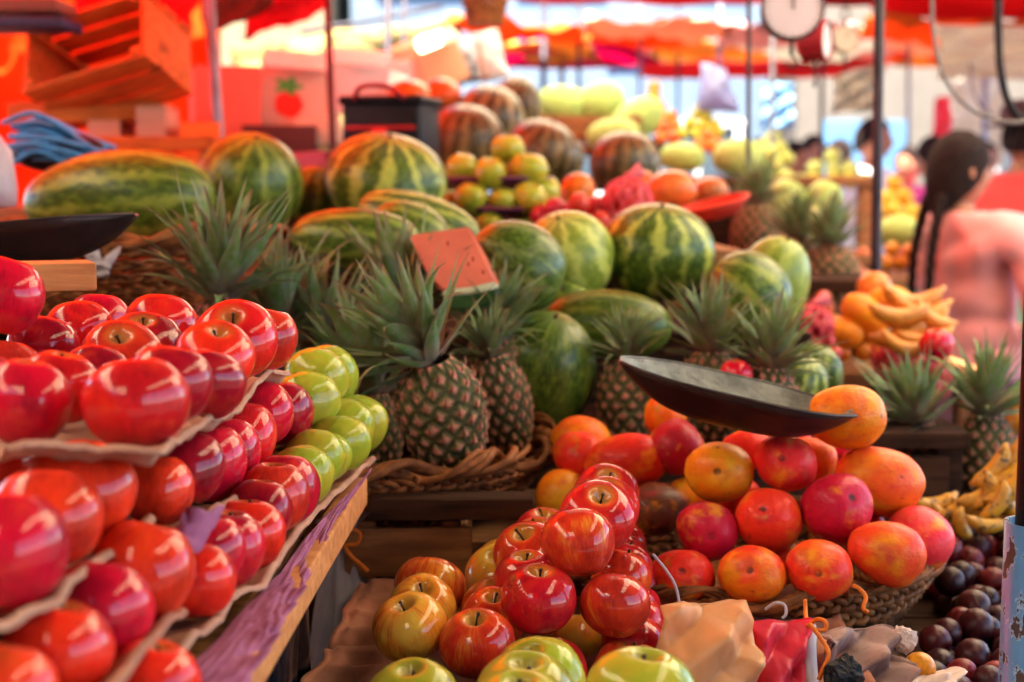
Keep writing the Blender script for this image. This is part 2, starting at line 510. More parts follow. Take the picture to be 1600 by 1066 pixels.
# ------------------------------------------------------------------ fruit meshes
def apple_mb(taper=.10, h=.88, lobes=.03, dip=.40, seed=0, flat=0.):
    rr = random.Random(seed)
    ph = rr.random() * 6; e2 = rr.uniform(-.03, .03); ph2 = rr.random() * 6
    lean = rr.uniform(-.07, .07)
    mb = MB(); seg, n = 44, 30
    vs = []
    prof = []
    for i in range(n + 1):
        t = pi * i / n
        r = sin(t) ** 1.0
        z = h * cos(t)
        if t < pi / 2: z -= dip * exp(-(r / .21) ** 2)
        else: z += dip * .55 * exp(-(r / .24) ** 2)
        r *= 1 + taper * cos(t) * (1 - .3 * abs(cos(t)))
        prof.append((max(r, .001), z))
    lowest = min(z for r, z in prof); hi = max(z for r, z in prof)
    for (r, z) in prof:
        k = (z - lowest) / (hi - lowest)
        for j in range(seg):
            q = 2 * pi * j / seg
            m = 1 + lobes * cos(5 * q + ph) * (1.1 - k) + e2 * cos(2 * q + ph2) + .015 * cos(3 * q + ph)
            vs.append((r * m * cos(q) + lean * z * .3, r * m * sin(q), z + lean * r * cos(q) * .35 + lobes * .5 * cos(5 * q + ph) * r * (1 - k) ** 3))
    fs = []
    for i in range(n):
        for j in range(seg):
            l = (j + 1) % seg
            fs.append((i * seg + j, (i + 1) * seg + j, (i + 1) * seg + l, i * seg + l))
    vs = [tuple(Vector(v) * (1 + .045 * nz((v[0] * 1.2 + seed * 3.1, v[1] * 1.2, v[2] * 1.1)) + .012 * nz((v[0] * 3.1, v[1] * 3.1 + seed, v[2] * 2.5)))) for v in vs]
    mb.add(vs, fs)
    return mb
def stem_mb(seed=0, base=.42, length=.5):
    rr = random.Random(seed)
    b = rr.uniform(-.16, .16); c = rr.uniform(-.16, .16)
    mb = MB()
    pts = [(b * (t ** 1.6), c * (t ** 1.6), base + length * t) for t in (0, .2, .4, .6, .8, .93, 1)]
    mb.tube(pts, [.042, .034, .03, .028, .032, .05, .04], 8)
    return mb
def apple_proto(kind, v):
    prm = dict(red=[(.08, .98, .022), (.06, .94, .018), (.10, 1.02, .026)],
               gala=[(.08, .87, .03), (.06, .84, .022), (.10, .90, .035)],
               green=[(.10, .95, .03), (.12, 1.0, .035), (.08, .90, .03)])[kind][v % 3]
    o = apple_mb(prm[0], prm[1], prm[2], seed=v * 7 + len(kind)).obj('apple', M['apple_' + kind])
    stem_mb(v + len(kind), .40 if kind != 'red' else .5, .48 if kind == 'gala' else .36).obj('stem', M['stem'], o)
    return proto(o)
APPLE = {k: [apple_proto(k, v) for v in range(6)] for k in ('red', 'gala', 'green')}

def ellip_mb(seg=36, n=24, k=0., pw=1., beak=0., seed=0):
    rr = random.Random(seed); p1 = rr.random() * 6; p2 = rr.random() * 6
    mb = MB(); prof = []
    for i in range(n + 1):
        t = pi * i / n
        r = max(sin(t), .001) ** pw
        z = cos(t)
        r *= 1 + k * z
        prof.append((max(r, .001), z))
    mb.lathe(prof, seg, lambda q, z: 1 + .02 * cos(2 * q + p1) + .015 * cos(3 * q + p2 + z * 2) + beak * cos(q) * (1 if z < 0 else 0) * z * z)
    return mb
def mango_mb(i):
    e = ellip_mb(44, 30, .08 + .03 * (i % 3), .92, .10, i)
    e.v = [tuple(Vector(v) * (1 + .07 * nz((v[0] * 1.1 + i * 7, v[1] * 1.1, v[2] * .9)) + .012 * nz((v[0] * 4, v[1] * 4 + i, v[2] * 4))) - Vector((0, 0, .06 * exp(-((v[0] ** 2 + v[1] ** 2) / .03)) * (1 if v[2] > 0 else 0)))) for v in e.v]
    return e
MANGO = [proto(mango_mb(i).obj('mango', M['mango'])) for i in range(6)]
def melon_proto(mat, name='watermelon', k=.03, pw=.86):
    o = ellip_mb(48, 30, k, pw, seed=len(name)).obj(name, M[mat])
    mb = MB(); mb.tube([(0, 0, .97), (.015, 0, 1.02), (.05, .02, 1.06)], [.035, .03, .03], 8)
    mb.obj('stem', M['stem'], o)
    return proto(o)
MELON = {k: melon_proto(k) for k in ('melon', 'melon_pale', 'melon_brown_lit', 'melon_light')}
ROUND = [proto(ellip_mb(k=.03, seed=9).obj('fruit', M['fruit']))]

def put_apple(kind, px, py, dpx, d, color, v=None, tilt=None, roll=None, sz=1.0, size=None):
    v = rng.randrange(6) if v is None else v
    tx = rng.uniform(-14, 16) if tilt is None else tilt
    ty = rng.uniform(-14, 14) if roll is None else roll
    r = (size if size else dpx * d / FPX) / 2
    m = rotm(tx, ty, 0) @ rotm(0, 0, rng.uniform(0, 360))
    o = clone(APPLE[kind][v], W(px, py, d), m.to_euler(), (r, r, r * sz), color)
    return o

# pineapples ---------------------------------------------------------
def pine_body_mb(seed=0):
    rr = random.Random(seed)
    mb = MB(); nu, nv = 130, 96
    N1, N2 = 13, 11
    att = []
    def fn(i, j):
        u = i / nu; v = j / (nv - 1)
        t = .06 * pi + v * (.9 * pi)
        r = (sin(t) ** .55) * (1.0 + .12 * cos(v * pi * 1.0 + .4))
        z = 1.0 - 2.0 * v
        sx_, sy_ = cos(2 * pi * u), sin(2 * pi * u)
        q = u * N1 + .22 * nz((sx_ * 2.2, sy_ * 2.2, v * 4 + seed)); s = v * N2 + .20 * nz((sx_ * 2.2 + 5, sy_ * 2.2, v * 4 + seed))
        best = 9
        for jj in (floor(s) - 1, floor(s), floor(s) + 1, floor(s) + 2):
            off = .5 * (jj & 1)
            dx = (q - off) - round(q - off)
            dy = (s - jj)
            best = min(best, abs(dx) * 1.0 + abs(dy) * .62)
        h = max(0, 1 - best / .52)
        r2 = r + .075 * (h ** .55) * (.3 + .7 * min(1, r)) - .01
        att.append(best)
        a = 2 * pi * u
        return (r2 * cos(a), r2 * sin(a), z * 1.0)
    vs = [fn(i, j) for i in range(nu) for j in range(nv)]
    fs = []
    for i in range(nu):
        for j in range(nv - 1):
            a = i * nv + j; b = ((i + 1) % nu) * nv + j
            fs.append((a, a + 1, b + 1, b))
    mb.add(vs, fs)
    # bracts: a small pointed scale at each eye
    for jj in range(1, N2):
        for ii in range(N1):
            u = (ii + .5 * (jj & 1)) / N1; v = jj / N2
            t = .06 * pi + v * (.9 * pi)
            r = (sin(t) ** .55) * (1.0 + .12 * cos(v * pi + .4)) + .055
            a = 2 * pi * u; z = 1 - 2 * v
            w = .22 / max(r, .3) * .45
            p = lambda da, dz, dr: ((r + dr) * cos(a + da), (r + dr) * sin(a + da), z + dz)
            mb.add([p(-w, -.045, .0), p(w, -.045, .0), p(0, .0, .045), p(0, .13 + rr.uniform(0, .04), .05)], [(0, 1, 2), (0, 2, 3), (1, 3, 2), (0, 3, 1)])
            att += [.30, .30, .14, .36]
    mb.attr['eye'] = att
    return mb
def crown_mb(n=44, seed=0, L=1.0, spread=1.0):
    rr = random.Random(seed)
    mb = MB(); al = []; ac = []
    for k in range(n):
        f = k / (n - 1)             # 0 outer .. 1 inner
        az = k * 2.39996 + rr.uniform(-.45, .45)
        el = R(18 + 64 * f ** .9 + rr.uniform(-16, 16))
        ln = L * (.42 + .58 * sin(pi * min(1, .18 + .8 * f)) + .1 * f) * rr.uniform(.8, 1.1)
        w0 = L * rr.uniform(.075, .115) * (1.0 if f < .8 else .8)
        curl = (rr.uniform(-.35, .5) if rr.random() < .75 else rr.uniform(.6, 1.3)) * (1 - f * .6)
        base = Vector((cos(az) * .10 * (1 - f) * L, sin(az) * .10 * (1 - f) * L, .30 * f * L))
        out = Vector((cos(az), sin(az), 0)); side = Vector((-sin(az), cos(az), 0))
        side = (side + Vector((0, 0, rr.uniform(-.3, .3)))).normalized()
        p = base.copy(); e = el
        ns = 8; b = len(mb.v)
        vs = []; fs = []
        for i in range(ns + 1):
            t = i / ns
            wv = w0 * (1 - t ** 1.7) * (.75 + .35 * sin(pi * min(1, t * 1.6)))
            if i == ns: wv = .003 * L
            d = out * cos(e) + Vector((0, 0, sin(e)))
            nn = d.cross(side).normalized()
            for c in (-1, -.5, 0, .5, 1):
                vs.append(p + side * (wv * c) + nn * (-.38 * wv * (1 - abs(c)) ))
                al.append(t); ac.append(c)
            p = p + d * (ln / ns)
            e -= curl * 2.2 / ns * (t * 1.6)
        for i in range(ns):
            for c in range(4):
                a = i * 5 + c
                fs.append((a, a + 1, a + 6, a + 5))
        mb.add(vs, fs)
    mb.attr['along'] = al; mb.attr['across'] = ac
    return mb
BODY = [pine_body_mb(i).mesh('rind', M['pine']) for i in range(2)]
CROWN = [crown_mb(54, i + 3).mesh('crown', M['leaf']) for i in range(4)]
def pineapple(base, axis, r, h, crownL, v=0, label='', group='pineapples', crown_dir=None, spin=0):
    """base: centre of the body; axis: body direction to its crown; r radius, h body height"""
    axis = Vector(axis).normalized()
    o = empty('pineapple', base)
    o.rotation_euler = axis.to_track_quat('Z', 'Y').to_euler()
    b = bpy.data.objects.new('rind', BODY[v % 2]); COL.objects.link(b); b.parent = o
    b.scale = (r * .95, r * .95, h / 2); b.rotation_euler = (0, 0, spin)
    c = bpy.data.objects.new('crown', CROWN[v % 4]); COL.objects.link(c); c.parent = o
    c.location = (0, 0, h / 2 * .97); c.scale = (crownL,) * 3; c.rotation_euler = (0, 0, spin * 1.7 + v)
    if crown_dir is not None:
        q = o.rotation_euler.to_quaternion().inverted() @ Vector(crown_dir).normalized().to_track_quat('Z', 'Y')
        c.rotation_euler = q.to_euler()
    tag(o, label, 'pineapple', group)
    return o

# baskets ------------------------------------------------------------
def basket(name, center, Rr, depth, label, mat='wicker', seed=0, tilt=(0, 0), rows=5, taper=.8, rim=.011, group='wicker baskets'):
    rr = random.Random(seed)
    o = empty(name, center, (R(tilt[0]), R(tilt[1]), 0))
    mb = MB(); n = 22; segs = 234; mm = 26
    for k in range(rows):
        f = (k + .5) / rows
        rad = Rr * (1 - (1 - taper) * f); z = -depth * f
        for s in (0, 1, 2):
            ph = s * 2 * pi / 3 + k * .9
            pts = []
            for i in range(segs):
                q = 2 * pi * i / segs
                tt = mm * q + ph
                a = rad + .006 * sin(2 * tt) + rr.uniform(-.0008, .0008)
                zz = z + depth / rows * .34 * cos(tt) + .003 * sin(3 * q + k)
                pts.append((a * cos(q), a * sin(q), zz))
            mb.tube(pts, depth / rows * .22, 7, closed=True)
    for i in range(n):
        q = 2 * pi * i / n
        mb.tube([(Rr * cos(q), Rr * sin(q), .004), (Rr * taper * cos(q), Rr * taper * sin(q), -depth)], .005, 6)
    mb.obj('weave', M[mat], o)
    mb = MB()
    for s in range(6):
        pts = []; tw = 8 + s
        for i in range(150):
            q = 2 * pi * i / 150
            a = tw * q + s * 2 * pi / 6 + .9 * sin(2 * q + s) + .5 * sin(5 * q + 2 * s)
            pts.append(((Rr + rim * 1.1 * cos(a)) * cos(q), (Rr + rim * 1.1 * cos(a)) * sin(q), .008 + rim * .95 * sin(a) + .006 * sin(5 * q)))
        mb.tube(pts, rim * rr.uniform(.28, .46), 7, closed=True)
    mb.obj('rim', M[mat], o)
    mb = MB()
    prof = [(.001, -depth), (Rr * taper * .5, -depth - .002), (Rr * taper, -depth + .001)]
    mb.lathe(prof, 40)
    mb.obj('base', M[mat], o)
    return tag(o, label, 'basket', group)

# thin sheets ---------------------------------------------------------
def solid(o, t):
    m = o.modifiers.new('thickness', 'SOLIDIFY'); m.thickness = t; m.offset = 0
    return o
def tarp(name, corners, mat, label, sag=.12, nu=22, nv=16, seed=0, cat='tarp', wr=.012, group='market tarps'):
    rr = random.Random(seed)
    a, b, c, d = (Vector(p) for p in corners)     # a-b one edge, d-c the opposite edge
    ctr = (a + b + c + d) / 4
    ph = [rr.random() * 6 for _ in range(6)]
    nrm = (b - a).cross(d - a).normalized()
    if nrm.z < 0: nrm = -nrm
    def fn(u, v):
        p = a.lerp(b, u).lerp(d.lerp(c, u), v)
        s = -sag * (1 - (2 * u - 1) ** 2) * (1 - (2 * v - 1) ** 2) - sag * .35 * (1 - (2 * u - 1) ** 2) - sag * .35 * (1 - (2 * v - 1) ** 2)
        w = wr * (sin(9 * u + 5 * v + ph[0]) + sin(15 * v - 7 * u + ph[1]) + .6 * sin(25 * u + 19 * v + ph[2]))
        return p + Vector((0, 0, s)) + nrm * w - ctr
    mb = MB(); mb.grid(fn, nu, nv)
    o = mb.obj(name, mat, loc=ctr)
    solid(o, .003)
    return tag(o, label, cat, group)
def blob_film(name, pts_fn, nu, nv, mat, label, cat, thick=.0015, parent=None):
    mb = MB(); mb.grid(pts_fn, nu, nv)
    o = mb.obj(name, mat, parent)
    solid(o, thick)
    if label: tag(o, label, cat)
    return o
def pole(px0, py0, px1, py1, d, r, mat, label, name='pole', ztop=2.6, d2=None, ground=0.0, group='stall poles'):
    a = W(px0, py0, d); b = W(px1, py1, d2 or d)
    dirv = (b - a) / (b.z - a.z)
    top = a + dirv * (ztop - a.z); bot = a + dirv * (ground - a.z)
    o = empty(name, bot)
    mb = MB(); mb.tube([Vector((0, 0, 0)), (top - bot) * .5, top - bot], r, 14)
    mb.obj('shaft', mat, o)
    mb = MB(); mb.tube([Vector((0, 0, 0)), Vector((0, 0, .012))], r * 2.6, 16)
    mb.obj('foot_plate', mat, o)
    mb = MB(); mb.tube([top - bot - (top - bot).normalized() * .05, top - bot + (top - bot).normalized() * .004], r * 1.25, 14)
    mb.obj('collar', mat, o)
    auto_smooth(o.children[1]); 
    return tag(o, label, 'pole', group)
# ================================================================== the left apple stand
ORD = ['first', 'second', 'third', 'fourth', 'fifth', 'sixth', 'seventh', 'eighth', 'ninth', 'tenth', 'eleventh']
C_RED = (.68, .010, .012, .82); C_DARK = (.34, .004, .014, .98); C_BRIGHT = (.80, .022, .008, .78); C_CRIM = (.62, .005, .024, .90)
C_ORANGE = (.78, .035, .008, .72); C_BLUSH = (.68, .03, .012, .75)
GA = 'apples on the tiered stand'
# (px, py, width px, distance, colour, height ratio, tilt, roll, label)
LEFT = [
 (3, 462, 126, 1.25, C_CRIM, .97, 5, 10, 'large crimson apple perched highest at the frame edge, beside the plank end'),
 (153, 502, 96, 1.52, C_CRIM, .95, 0, 10, 'crimson apple farthest back on the top tray, under the wicker basket rim'),
 (123, 519, 102, 1.42, C_RED, .95, -4, -6, 'glossy red apple on the top tray with a broad white highlight, below the plank end'),
 (68, 545, 104, 1.32, C_DARK, .95, 4, 8, 'shadowed dark red apple tucked under the highest apple of the stand'),
 (253, 512, 110, 1.46, C_RED, .92, -6, 8, 'bright red apple at the back of the top tray beside the pineapple leaves'),
 (224, 540, 112, 1.37, C_DARK, .9, 24, 5, 'dark red apple with its stem facing up, on the top tray behind the yellow-centred one'),
 (190, 562, 124, 1.28, C_BLUSH, .9, 36, 4, 'red apple with yellow stem hollow facing out, middle of the top tray'),
 (150, 590, 106, 1.22, C_DARK, .95, 0, 6, 'dark plain red apple on the top tray just behind the corner apple'),
 (4, 582, 112, 1.25, C_BLUSH, .95, 6, 0, 'dull pinkish red apple at the left frame edge, under the highest apple'),
 (-24, 605, 104, 1.14, C_DARK, .95, 0, 0, 'dark red apple cut by the left frame edge on the top tray'),
 (92, 606, 124, 1.15, C_RED, .95, 8, 14, 'red apple with a pale scar, on the top tray behind the large front crimson one'),
 (42, 630, 134, 1.06, C_CRIM, .98, 4, 2, 'large crimson apple at the front of the top tray beside the corner apple'),
 (213, 631, 160, 1.03, C_RED, .93, 2, 2, 'wide red apple at the front corner of the top cardboard tray'),
 (265, 602, 126, 1.09, C_DARK, .98, 6, 10, 'dark red apple right behind the corner apple along the top tray edge'),
 (325, 600, 110, 1.17, C_DARK, 1.0, 4, 12, 'very dark red apple third along the top tray edge from the front corner'),
 (335, 562, 120, 1.24, C_BRIGHT, .92, 20, 8, 'bright scarlet apple with a short stem, fourth along the top tray edge'),
 (368, 532, 126, 1.34, C_RED, .9, 40, -3, 'red apple showing its deep golden stem hollow, near the far end of the top tray'),
 (415, 531, 94, 1.42, C_BLUSH, 1.02, 0, 10, 'orange red apple last on the top tray edge, above the green apples'),
 # middle tray
 (248, 768, 100, 1.15, C_ORANGE, .98, 2, 6, 'orange red apple at the near end of the middle tray, above the paper flap'),
 (295, 732, 102, 1.21, C_DARK, 1.0, 3, 6, 'darkest maroon apple of the middle tray, second along its edge'),
 (325, 724, 106, 1.27, C_CRIM, 1.0, 3, 6, 'crimson apple third along the middle tray edge, next to the maroon one'),
 (353, 708, 98, 1.33, C_CRIM, 1.0, 3, 6, 'narrow crimson apple fourth along the middle tray edge'),
 (376, 684, 104, 1.395, C_RED, 1.0, 3, 8, 'tall red apple fifth along the middle tray edge, under the curled cardboard'),
 (408, 646, 94, 1.46, C_CRIM, 1.0, 3, 8, 'crimson apple sixth along the middle tray edge, just below the tray lip'),
 (441, 646, 88, 1.525, C_DARK, 1.0, 3, 8, 'maroon apple touching the green apples on the middle tray'),
 # near stack, upper
 (128, 766, 164, 1.03, C_ORANGE, .93, 14, 4, 'large orange and yellow apple with a pale highlight under the top tray corner'),
 (74, 810, 166, .96, C_ORANGE, .98, 6, 6, 'orange brown apple touching the biggest blurred crimson one'),
 (10, 862, 182, .88, C_CRIM, 1.02, 2, 8, 'biggest blurred crimson apple at the left frame edge of the near tray'),
 (8, 724, 104, 1.12, C_BRIGHT, .95, 10, 0, 'scarlet apple half hidden under the large front crimson apple'),
 # near stack, lower
 (222, 898, 148, 1.02, C_ORANGE, 1.0, 2, 6, 'bright orange red apple below the purple paper flap'),
 (155, 958, 154, .95, C_CRIM, 1.0, 2, 6, 'scarlet apple in the lower near tray left of the bright orange red one'),
 (90, 1018, 164, .88, C_BRIGHT, 1.0, 2, 6, 'large red apple at the bottom of the photo beside the orange one'),
 (0, 1086, 170, .81, C_ORANGE, 1.0, 2, 4, 'orange apple in the bottom left corner of the photo'),
 (236, 1072, 132, .93, C_BRIGHT, .98, 2, 6, 'red apple on the lowest tray at the bottom edge, beside the purple paper'),
 # bottom row along the plank
 (305, 908, 112, 1.08, C_BRIGHT, .98, 4, 6, 'red apple nearest the viewer in the bottom row above the purple paper'),
 (322, 866, 106, 1.13, C_CRIM, 1.0, 3, 6, 'crimson apple second in the bottom row above the purple paper'),
 (352, 858, 114, 1.17, C_CRIM, 1.0, 3, 6, 'glossy crimson apple third in the bottom row above the purple paper'),
 (385, 838, 108, 1.22, C_BRIGHT, 1.0, 3, 6, 'scarlet apple fourth in the bottom row above the purple paper'),
 (405, 801, 94, 1.26, C_DARK, 1.0, 3, 6, 'maroon apple fifth in the bottom row, under the middle tray lip'),
 (427, 778, 100, 1.31, C_BLUSH, 1.0, 3, 6, 'orange tinged red apple sixth in the bottom row'),
 (445, 766, 100, 1.36, C_CRIM, 1.0, 3, 6, 'matt crimson apple of the bottom row touching the first green apple'),
]
for (px, py, w, d, c, hr, tl, ro, lab) in LEFT:
    o = put_apple('red', px, py, w * (1.12 if py > 640 and px > 200 else 1.06), d, c, tilt=tl - 13 + rng.uniform(-10, 9) if tl < 15 else tl, roll=ro + rng.uniform(-8, 8), sz=hr * (1.07 if py > 640 and px > 200 else 1.0))
    tag(o, lab, 'apple', GA)
CG = (.30, .38, .03, .02); CGY = (.42, .36, .03, .05)
GREEN = [
 (456, 757, 84, 1.40, CG, 'thin slice of green apple showing between the matt crimson apple and its green neighbour'),
 (470, 744, 96, 1.43, CGY, 'yellow green apple first of the bottom green row, nearest the red ones'),
 (492, 719, 88, 1.49, CGY, 'yellow green apple second of the bottom green row'),
 (505, 714, 82, 1.53, CG, 'narrow green apple third of the bottom green row'),
 (530, 694, 92, 1.56, CGY, 'broad golden green apple fourth of the bottom green row'),
 (540, 669, 86, 1.62, CG, 'olive green apple fifth of the bottom green row'),
 (557, 663, 90, 1.67, CGY, 'yellow green apple at the far corner of the stand, beside the pineapple'),
 (436, 640, 82, 1.60, CG, 'green apple mostly hidden behind the maroon apple of the middle tray'),
 (448, 627, 84, 1.61, CG, 'green apple squeezed between the maroon apple and the tall green one'),
 (480, 629, 92, 1.57, CGY, 'tall green apple with a dark stem below the highest green pair'),
 (495, 592, 92, 1.61, CG, 'bright green apple highest of the green ones, in front'),
 (513, 588, 88, 1.67, CGY, 'yellow green apple behind the highest bright green one'),
]
for (px, py, h, d, c, lab) in GREEN:
    o = put_apple('green', px, py, h * 1.1, d, c, tilt=rng.uniform(-34, -14), roll=rng.uniform(-4, 14), sz=1.02)
    tag(o, lab, 'apple', GA)

def tray(pts, label, inward=(-.34, .02, -.008), nv=14, drop=.012, mat='pulp', lip=.010, seed=0, name='cardboard_tray', amp=.004):
    """moulded pulp tray: its visible lip follows pts, its cups run inward"""
    P = [W(*p) for p in pts]
    # resample
    L = [0]
    for a, b in zip(P, P[1:]): L.append(L[-1] + (b - a).length)
    N = max(24, int(L[-1] / .010))
    def at(s):
        s *= L[-1]
        for i in range(len(P) - 1):
            if s <= L[i + 1] or i == len(P) - 2:
                t = (s - L[i]) / max(1e-6, L[i + 1] - L[i]); return P[i].lerp(P[i + 1], t)
    inw = Vector(inward)
    ctr = P[0]
    prof = [(-.0025, -.0025), (-.001, .0005), (.002, .0015), (.007, -.002), (.014, -drop * .6)] + [(.02 + .30 * k / (nv - 6), -drop) for k in range(nv - 5)]
    def fn(u, v):
        j = min(len(prof) - 1, int(round(v * (len(prof) - 1))))
        s, z = prof[j]
        p = at(u)
        q = p + inw * (s / .34)
        wob = amp * nz((u * L[-1] * 24, seed, s * 10)) + amp * .6 * nz((u * L[-1] * 60, seed + 4., s * 20))
        cup = .0018 * sin(u * L[-1] / .066 * 2 * pi) * (1 if j > 3 else .5)
        return q + Vector((0.6 * wob, 0, z + wob + cup)) - ctr
    mb = MB(); mb.grid(fn, N, len(prof))
    o = mb.obj(name, M[mat], loc=ctr)
    solid(o, .0016)
    return tag(o, label, 'tray', 'cardboard trays of the tiered stand')
tray([(10, 702, .965), (70, 698, .975), (136, 693, .985), (165, 700, .985), (200, 703, .98), (245, 709, .98), (280, 684, 1.06), (325, 656, 1.15), (370, 642, 1.24), (386, 621, 1.30), (400, 599, 1.36), (424, 578, 1.42), (452, 584, 1.47)],
     'brown cardboard tray on top of the stand with a wavy curled lip', inward=(-.20, .27, -.004), seed=1)
tray([(296, 822, 1.10), (318, 810, 1.13), (345, 788, 1.2), (370, 777, 1.24), (400, 760, 1.3), (416, 742, 1.35), (429, 724, 1.39), (455, 703, 1.47), (486, 688, 1.54)],
     'brown cardboard tray under the middle row of red apples', seed=2)
tray([(-40, 992, .76), (0, 978, .8), (34, 961, .83), (90, 938, .87), (104, 914, .9), (135, 888, .94), (169, 865, .98), (221, 829, 1.04), (238, 806, 1.08)],
     'brown cardboard tray with a rounded lip at the left frame edge', seed=3)
tray([(170, 1090, .83), (203, 1036, .885), (236, 1000, .935), (262, 970, .975), (289, 950, 1.02)],
     'pinkish cardboard tray edge under the bright orange red apple', mat='pulp_pink', seed=4)
tray([(250, 1050, .93), (305, 990, 1.02), (345, 967, 1.08), (352, 941, 1.11), (386, 918, 1.15), (408, 918, 1.17), (424, 890, 1.2), (435, 872, 1.24), (456, 841, 1.3), (478, 815, 1.36), (492, 799, 1.4), (519, 774, 1.47), (550, 747, 1.55), (568, 727, 1.62), (584, 716, 1.67)],
     'torn cardboard tray under the bottom row, lying on purple paper', seed=5, amp=.006, drop=.006)

# purple tissue hanging over the plank
def purple():
    inner = [W(260, 1052, .93), W(345, 972, 1.07), W(386, 924, 1.14), W(435, 880, 1.235), W(478, 822, 1.355), W(519, 780, 1.46), W(550, 752, 1.54), W(578, 722, 1.65)]
    outer = [W(378, 1086, .93), W(422, 1010, 1.05), W(448, 966, 1.11), W(474, 922, 1.21), W(494, 872, 1.325), W(526, 810, 1.445), W(556, 770, 1.535), W(577, 739, 1.65)]
    n = len(inner)
    ctr = inner[3]
    def smp(P, u):
        x = u * (n - 1); i = min(n - 2, int(x)); return P[i].lerp(P[i + 1], x - i)
    def fn(u, v):
        a = smp(inner, u); b = smp(outer, u)
        p = a.lerp(b, v)
        wr = .006 * nz((u * 14, v * 2.5, 3)) + .006 * abs(nz((u * 9 + v * 5, v * 5 - u * 6, 7))) + .004 * abs(nz((u * 30 - v * 3, v * 7, 1)))
        rag = (.010 * nz((u * 30, 2, 5))) * (v ** 6)
        wr *= .35 + .65 * v
        return p + Vector((.5 * wr + rag, 0, wr - .011 * (1 - v) ** 1.5 + rag)) - ctr
    mb = MB(); mb.grid(fn, 130, 26)
    o = mb.obj('tissue_paper', M['purple'], loc=ctr); solid(o, .0012)
    tag(o, 'crumpled purple tissue paper hanging over the plank below the bottom apple row', 'paper')
    a, b, c, dd = W(292, 790, 1.075), W(352, 792, 1.09), W(312, 862, 1.055), W(272, 836, 1.05)
    def fn2(u, v):
        p = a.lerp(b, u).lerp(dd.lerp(c, u), v)
        return p + Vector((0, -.012 * sin(pi * u), .006 * nz((u * 4, v * 4, 2)))) - a
    mb = MB(); mb.grid(fn2, 14, 14)
    o = mb.obj('paper_flap', M['purple'], loc=a); solid(o, .001)
    tag(o, 'folded purple paper flap poking out under the middle tray', 'paper')
purple()

# plank and table of the stand
def stand_table():
    o = empty('market_table', (-.62, 1.05, 0))
    inv = Vector((-.62, 1.05, 0))
    mb = MB()
    far = W(574, 755, 1.655); near = Vector((-.196, .55, 1.0))
    dv = (far - near); ang = math.atan2(dv.y, dv.x)
    mid = (far + near) / 2; mid.z = 1.0
    m3 = Matrix.Rotation(ang, 3, 'Z')
    nrm = m3 @ Vector((0, 1, 0))
    mb.box(mid + nrm * .011 - inv + Vector((0, 0, -.003)), (dv.length, .022, .032), m3, .0025)
    mb.obj('edge_plank', M['wood_pale'], o)
    mb = MB(); mb.box(Vector((-.64, 1.08, .978)) - inv, (.82, 1.12, .022), None, .003)
    mb.obj('tabletop', M['wood'], o)
    for sx in (-1.0, -.30):
        for sy in (.60, 1.58):
            mb = MB(); mb.box(Vector((sx, sy, .4835)) - inv, (.05, .05, .967), None, .004)
            mb.obj('leg', M['wood_dark'], o)
    tag(o, 'wooden table under the tiered apples with a pale sawn plank along its edge', 'table', 'stall tables')
stand_table()
# stacked trays / riser hidden under the tiers
def riser(c, size, label):
    mb = MB(); mb.box((0, 0, 0), size, None, .006)
    o = mb.obj('cardboard_box', M['carton'], loc=c); o.color = (.30, .16, .09, 1)
    auto_smooth(o)
    return tag(o, label, 'box')
riser((-.50, 1.30, 1.066), (.36, .62, .105), 'brown cardboard box hidden under the top tray of apples')

# black film hanging from the table, white bag with orange tie
def hanging_film():
    a0, a1 = W(516, 856, 1.45), W(330, 1130, .92)
    ctr = W(450, 950, 1.2)
    def fn(u, v):
        p = a0.lerp(a1, u)
        out = Vector((-.022 - .03 * v, 0, 0))
        fold = .022 * (v ** .6) * sin(u * 34 + 3 * nz((u * 5, v * 2, 0))) + .02 * v * nz((u * 9, v * 3, 4)) + .008 * nz((u * 26, v * 9, 8))
        return p + out + Vector((fold, fold * .6, -.012 - .85 * v)) - ctr
    return blob_film('plastic_sheet', fn, 150, 90, M['black_film'], 'black plastic sheet hanging in folds below the apple table', 'plastic sheet'), None
o, _ = hanging_film(); o.location = W(450, 950, 1.2)
def white_bag():
    top = W(534, 848, 1.74)
    o = empty('plastic_bag', top)
    mb = MB()
    def fn(u, v):
        q = 2 * pi * u
        t = v
        r = .008 + .046 * t ** .75 * (1 + .18 * sin(7 * q + 1) + .10 * sin(13 * q))
        s = 1 + .18 * nz((cos(q) * 2, sin(q) * 2, t * 3))
        return Vector((r * s * cos(q) * 1.05 + .010 * t, r * s * sin(q) * .7, .006 - .20 * t))
    mb.grid(fn, 72, 24, closeu=True)
    b = mb.obj('bag', M['white_film'], o); solid(b, .001)
    mb = MB()
    def fr(u, v):
        q = 2 * pi * u
        r = .007 + .018 * v * (1 + .5 * sin(5 * q))
        return Vector((r * cos(q), r * sin(q), .006 + .024 * v + .006 * sin(4 * q) * v))
    mb.grid(fr, 40, 8, closeu=True)
    b = mb.obj('knot', M['white_film'], o); solid(b, .001)
    mb = MB()
    loop = [(-.012, -.012, .0), (.0, -.016, .012), (.012, -.012, .020), (.024, -.012, .014), (.020, -.014, .002), (.006, -.016, .0), (.014, -.02, -.012), (.026, -.022, -.022), (.034, -.022, -.030)]
    pts = [Vector(p) for p in loop]
    mb.tube(smooth_path(pts, 6), .0026, 7)
    mb.tube([(.011 * cos(k * .42), .011 * sin(k * .42), .004 + .0008 * k) for k in range(32)], .0026, 7)
    mb.obj('tie_string', M['twine'], o)
    tag(o, 'white translucent plastic bag gathered with an orange string under the plank', 'bag', 'plastic bags')
